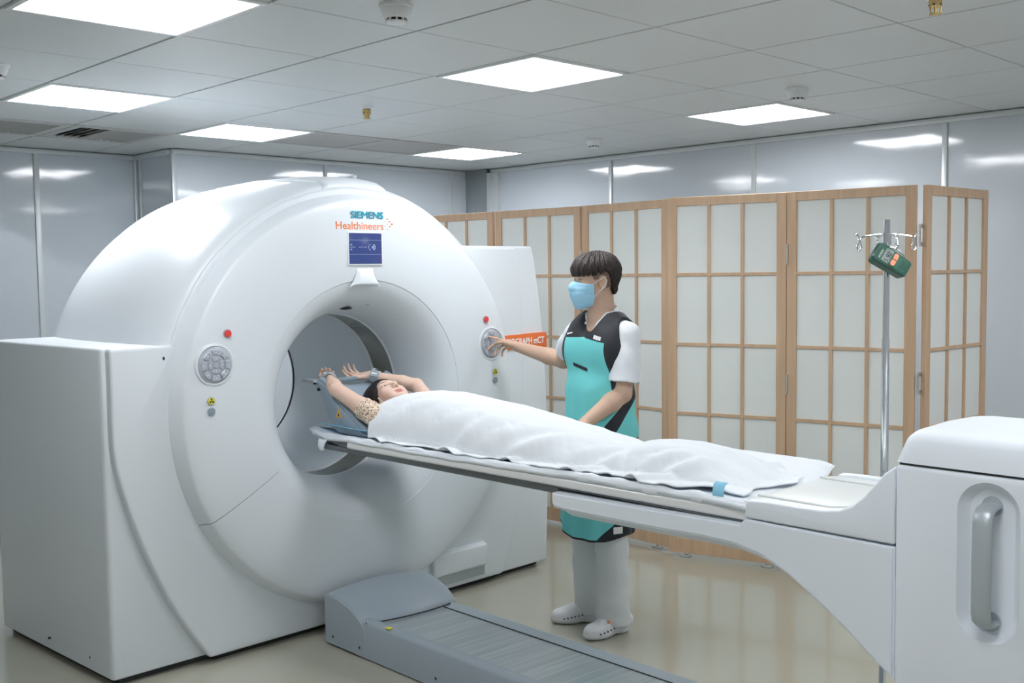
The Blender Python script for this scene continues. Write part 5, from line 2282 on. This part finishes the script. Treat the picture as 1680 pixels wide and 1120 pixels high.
def patient():
    t = thing('person', 'dark haired woman lying on her back on the table with both arms above her head', 'person', (1.685, .2, .93))
    h = .0036
    S = SDF((1.36, .20, .90), (2.02, 1.33, 1.27), h)
    # shoulders and chest under the cover
    S.cone((1.56, .66, .99), (1.81, .66, .99), .050, .050, k=.02)
    S.ell((1.685, .50, 1.005), (.145, .22, .085), None, k=.03)
    S.cone((1.685, .68, 1.000), tuple(WC - WU * .05 - WF * .02), .050, .047, k=.02)
    P = head_shape(S, WC, WL, WF, WU, .97, True)
    for q in (-1, 1):
        S.chain([WSH[q], WSH[q] * .55 + WEL[q] * .45, WEL[q]], [.043, .039, .033], k=.018)
        S.chain([WEL[q], WEL[q] * .7 + WWR[q] * .3, WWR[q]], [.032, .033, .0215], k=.012)
    hand(S, WWR[-1], np.array([.22, .95, -.12]), np.array([.45, .0, .9]), .82, curl=(1.15, 1.2, 1.2, 1.2), thumb=.9, side=1)
    hand(S, WWR[1], np.array([-.38, .92, -.10]), np.array([-.40, .0, 1.0]), .84, curl=(.42, .50, .58, .62), thumb=.7, side=-1)
    skin = mat('woman skin', SKIN_W, .5, sub=.12)
    o = S.net('body', skin, t, smooth_it=1, keep_largest=True)
    set_local(o.data, WC, WL, WF, WU)
    s = .97
    dk = (.012, .008, .008)
    sp = [((0, .09, -.0555 * s), (.0215, .03, .0055), 0, (.50, .15, .15), .35, .85),
          ((0, .09, -.0645 * s), (.0180, .03, .0062), 0, (.56, .18, .17), .35, .85),
          ((0, .092, -.0592 * s), (.0205, .03, .0013), 0, (.22, .05, .05), .6, .9)]
    for q in (1, -1):
        sp += [((q * .047, .055, -.030), (.020, .03, .018), 0, (.78, .46, .38), .7, .45),
               ((q * .031, .075, .0090), (.0165, .03, .0080), -q * .05, (.42, .24, .19), .4, .55),
               ((q * .0305, .075, .0078), (.0132, .03, .0048), -q * .06, (.74, .72, .71), .12, 1),
               ((q * .0300, .075, .0084), (.0056, .03, .0052), 0, (.025, .015, .012), .15, 1),
               ((q * .0312, .075, .0130), (.0160, .03, .0019), -q * .10, dk, .5, 1),
               ((q * .0330, .075, .0300), (.0195, .03, .0030), -q * .12, (.05, .03, .025), .5, .85),
               ((q * .0070, .098, -.0345), (.0030, .006, .0020), 0, (.14, .05, .04), .4, .85)]
    attr_paint(skin, sp, SKIN_W)
    # hair
    S = SDF((1.53, .70, .93), (1.84, 1.10, 1.25), .003)
    rot = [WL, WF, WU]

    def Pw(l, f, u):
        return WC + WL * l + WF * f + WU * u
    S.ell(Pw(0, -.016, .036), (.084, .096, .090), rot, k=0)
    S.ell(Pw(0, -.050, -.030), (.086, .050, .085), rot, k=.02)
    S.ell(Pw(0, -.040, .070), (.080, .070, .065), rot, k=.02)
    S.cone(Pw(.06, -.060, -.06), Pw(.075, -.050, -.11), .025, .016, k=.02)
    S.cone(Pw(-.06, -.060, -.05), Pw(-.075, -.050, -.10), .025, .014, k=.02)
    G = S.grid(); p = [G[i] - WC[i] for i in range(3)]
    l = p[0] * WL[0] + p[1] * WL[1] + p[2] * WL[2]
    f = p[0] * WF[0] + p[1] * WF[1] + p[2] * WF[2]
    u = p[0] * WU[0] + p[1] * WU[1] + p[2] * WU[2]
    S.F += (.0014 * np.sin(np.arctan2(l, u + .02) * 60 + f * 40)).astype(np.float32)
    # hairline: leaves the face free
    face = np.sqrt((l / .0655) ** 2 + ((u + .035) / .098) ** 2)
    S.F = np.maximum(S.F, np.where(f > -.008, (1.0 - face) * .06, -1).astype(np.float32))
    S.F = np.maximum(S.F, (f - .078).astype(np.float32))
    S.net('hair', HAIRW, t, smooth_it=0, keep_largest=True)
    # patterned blouse: sleeve on the near arm and the shoulder, turned over collar
    shirt = mat('patterned blouse', (0.78, 0.66, 0.54), .8)
    nt = shirt.node_tree
    b = nt.nodes['Principled BSDF']
    tc = nt.nodes.new('ShaderNodeTexCoord')
    vo = nt.nodes.new('ShaderNodeTexVoronoi'); vo.inputs['Scale'].default_value = 62; vo.inputs['Randomness'].default_value = .35
    nt.links.new(tc.outputs['Object'], vo.inputs['Vector'])
    cr = nt.nodes.new('ShaderNodeValToRGB')
    cr.color_ramp.interpolation = 'LINEAR'
    e = cr.color_ramp.elements
    e[0].position = 0.0; e[0].color = (.22, .10, .06, 1)
    e[1].position = 1.0; e[1].color = (.80, .70, .58, 1)
    for pos, col in ((.10, (.22, .10, .06, 1)), (.16, (.80, .69, .57, 1)), (.36, (.80, .68, .55, 1)), (.42, (.30, .16, .09, 1)), (.50, (.34, .18, .10, 1)), (.56, (.80, .68, .55, 1))):
        q = e.new(pos); q.color = col
    nt.links.new(vo.outputs['Distance'], cr.inputs[0])
    nt.links.new(cr.outputs[0], b.inputs['Base Color'])
    S = SDF((1.40, .40, .92), (1.98, .92, 1.16), .0036)
    for q in (-1, 1):
        d = unit(WEL[q] - WSH[q])
        e2 = WSH[q] + d * .112
        S.chain([WSH[q] - d * .03, WSH[q] + d * .05, e2 + d * .03], [.046, .047, .052], k=.02)
    S.cone((1.56, .66, .99), (1.81, .66, .99), .055, .055, k=.02)
    S.ell((1.685, .52, 1.0), (.155, .20, .088), None, k=.03)
    for q in (-1, 1):
        d = unit(WEL[q] - WSH[q])
        e2 = WSH[q] + d * .112
        S.ell(e2 + d * .10, (.10, .10, .10), None, k=0, op='sub')
        S.chain([e2 - d * .03, e2 + d * .06], [.040, .048], k=0, op='sub')
    S.cone(tuple(WC - WU * .04), (1.685, .70, 1.03), .060, .058, k=.004, op='sub')
    G = S.grid()
    S.F += (.0016 * np.sin(G[0] * 90 + G[1] * 70) * np.sin(G[2] * 80)).astype(np.float32)
    bl = S.net('blouse', shirt, t, smooth_it=1, keep_largest=True)
    # collar tip standing beside the jaw
    m = MB(); b2 = bmesh.new()
    pts = [(1.590, .735, 1.052), (1.560, .700, 1.066), (1.575, .775, 1.092), (1.612, .770, 1.066)]
    vs = [b2.verts.new(p) for p in pts]
    b2.faces.new(vs)
    m.add(b2)
    c = m.build('collar', shirt, bl)
    c.modifiers.new('s', 'SOLIDIFY').thickness = .004


patient()

STRAP = mat('grey strap webbing', (0.36, 0.42, 0.46), 0.7, bump=.0004, bump_scale=200)


def wrist_strap(w, d, label, r=.031, wid=.036, tail=None):
    w, d = Vector(w), Vector(d).normalized()
    t = thing('wrist_strap', label, 'strap', tuple(w), 'grey wrist straps')
    q = Vector((0, 0, 1)).rotation_difference(d)
    b = bmesh.new()
    n = 40
    rows = []
    for k in range(n):
        a = 2 * math.pi * k / n
        row = []
        for (rr, zz) in ((r, -wid / 2), (r + .003, -wid / 2 + .002), (r + .0035, 0), (r + .003, wid / 2 - .002), (r, wid / 2), (r - .001, 0)):
            fl = 1.0 + .05 * math.sin(2 * a)
            row.append(b.verts.new(q @ Vector((rr * fl * math.cos(a), rr * fl * math.sin(a), zz)) + w))
        rows.append(row)
    for k in range(n):
        A, Bq = rows[k], rows[(k + 1) % n]
        for j in range(6):
            b.faces.new((A[j], A[(j + 1) % 6], Bq[(j + 1) % 6], Bq[j]))
    bmesh.ops.recalc_face_normals(b, faces=b.faces)
    m = MB(); m.add(b)
    m.build('band', STRAP, t, angle=60)
    if tail:
        m = MB(); m.tube([w + Vector(p) for p in tail], .009, n=8, flat=(Vector((0, 0, 1)), .35))
        m.build('tail', STRAP, t)
    # buckle with a pale label, on the side towards the room
    side = Vector((-.72, -.45, .52)); side = (side - d * side.dot(d)).normalized()
    up = d.cross(side)
    for (name, off, hx, hy, hz, mm) in (('buckle', r + .006, .017, .015, .003, STRAP), ('buckle_label', r + .0095, .012, .004, .001, WHITETXT)):
        b = bmesh.new(); bmesh.ops.create_cube(b, size=1)
        for v in b.verts:
            v.co = w + side * (off + v.co.z * 2 * hz) + d * v.co.x * 2 * hx + up * v.co.y * 2 * hy
        m = MB(); m.add(b); m.build(name, mm, t)
    return t


wd = WWR[-1] - WEL[-1]
wrist_strap(WWR[-1] - wd * .10, wd, 'grey wrist strap round the wrist nearer the camera', .0285, .034,
            tail=[(-.03, -.005, -.006), (-.045, -.01, -.018), (-.05, -.02, -.034)])
wd = WWR[1] - WEL[1]
wrist_strap(WWR[1] - wd * .12, wd, 'grey wrist strap with a white label on the wrist beside the dark hair', .0285, .044,
            tail=[(-.01, .01, .028), (.01, .02, .036), (.03, .03, .030)])
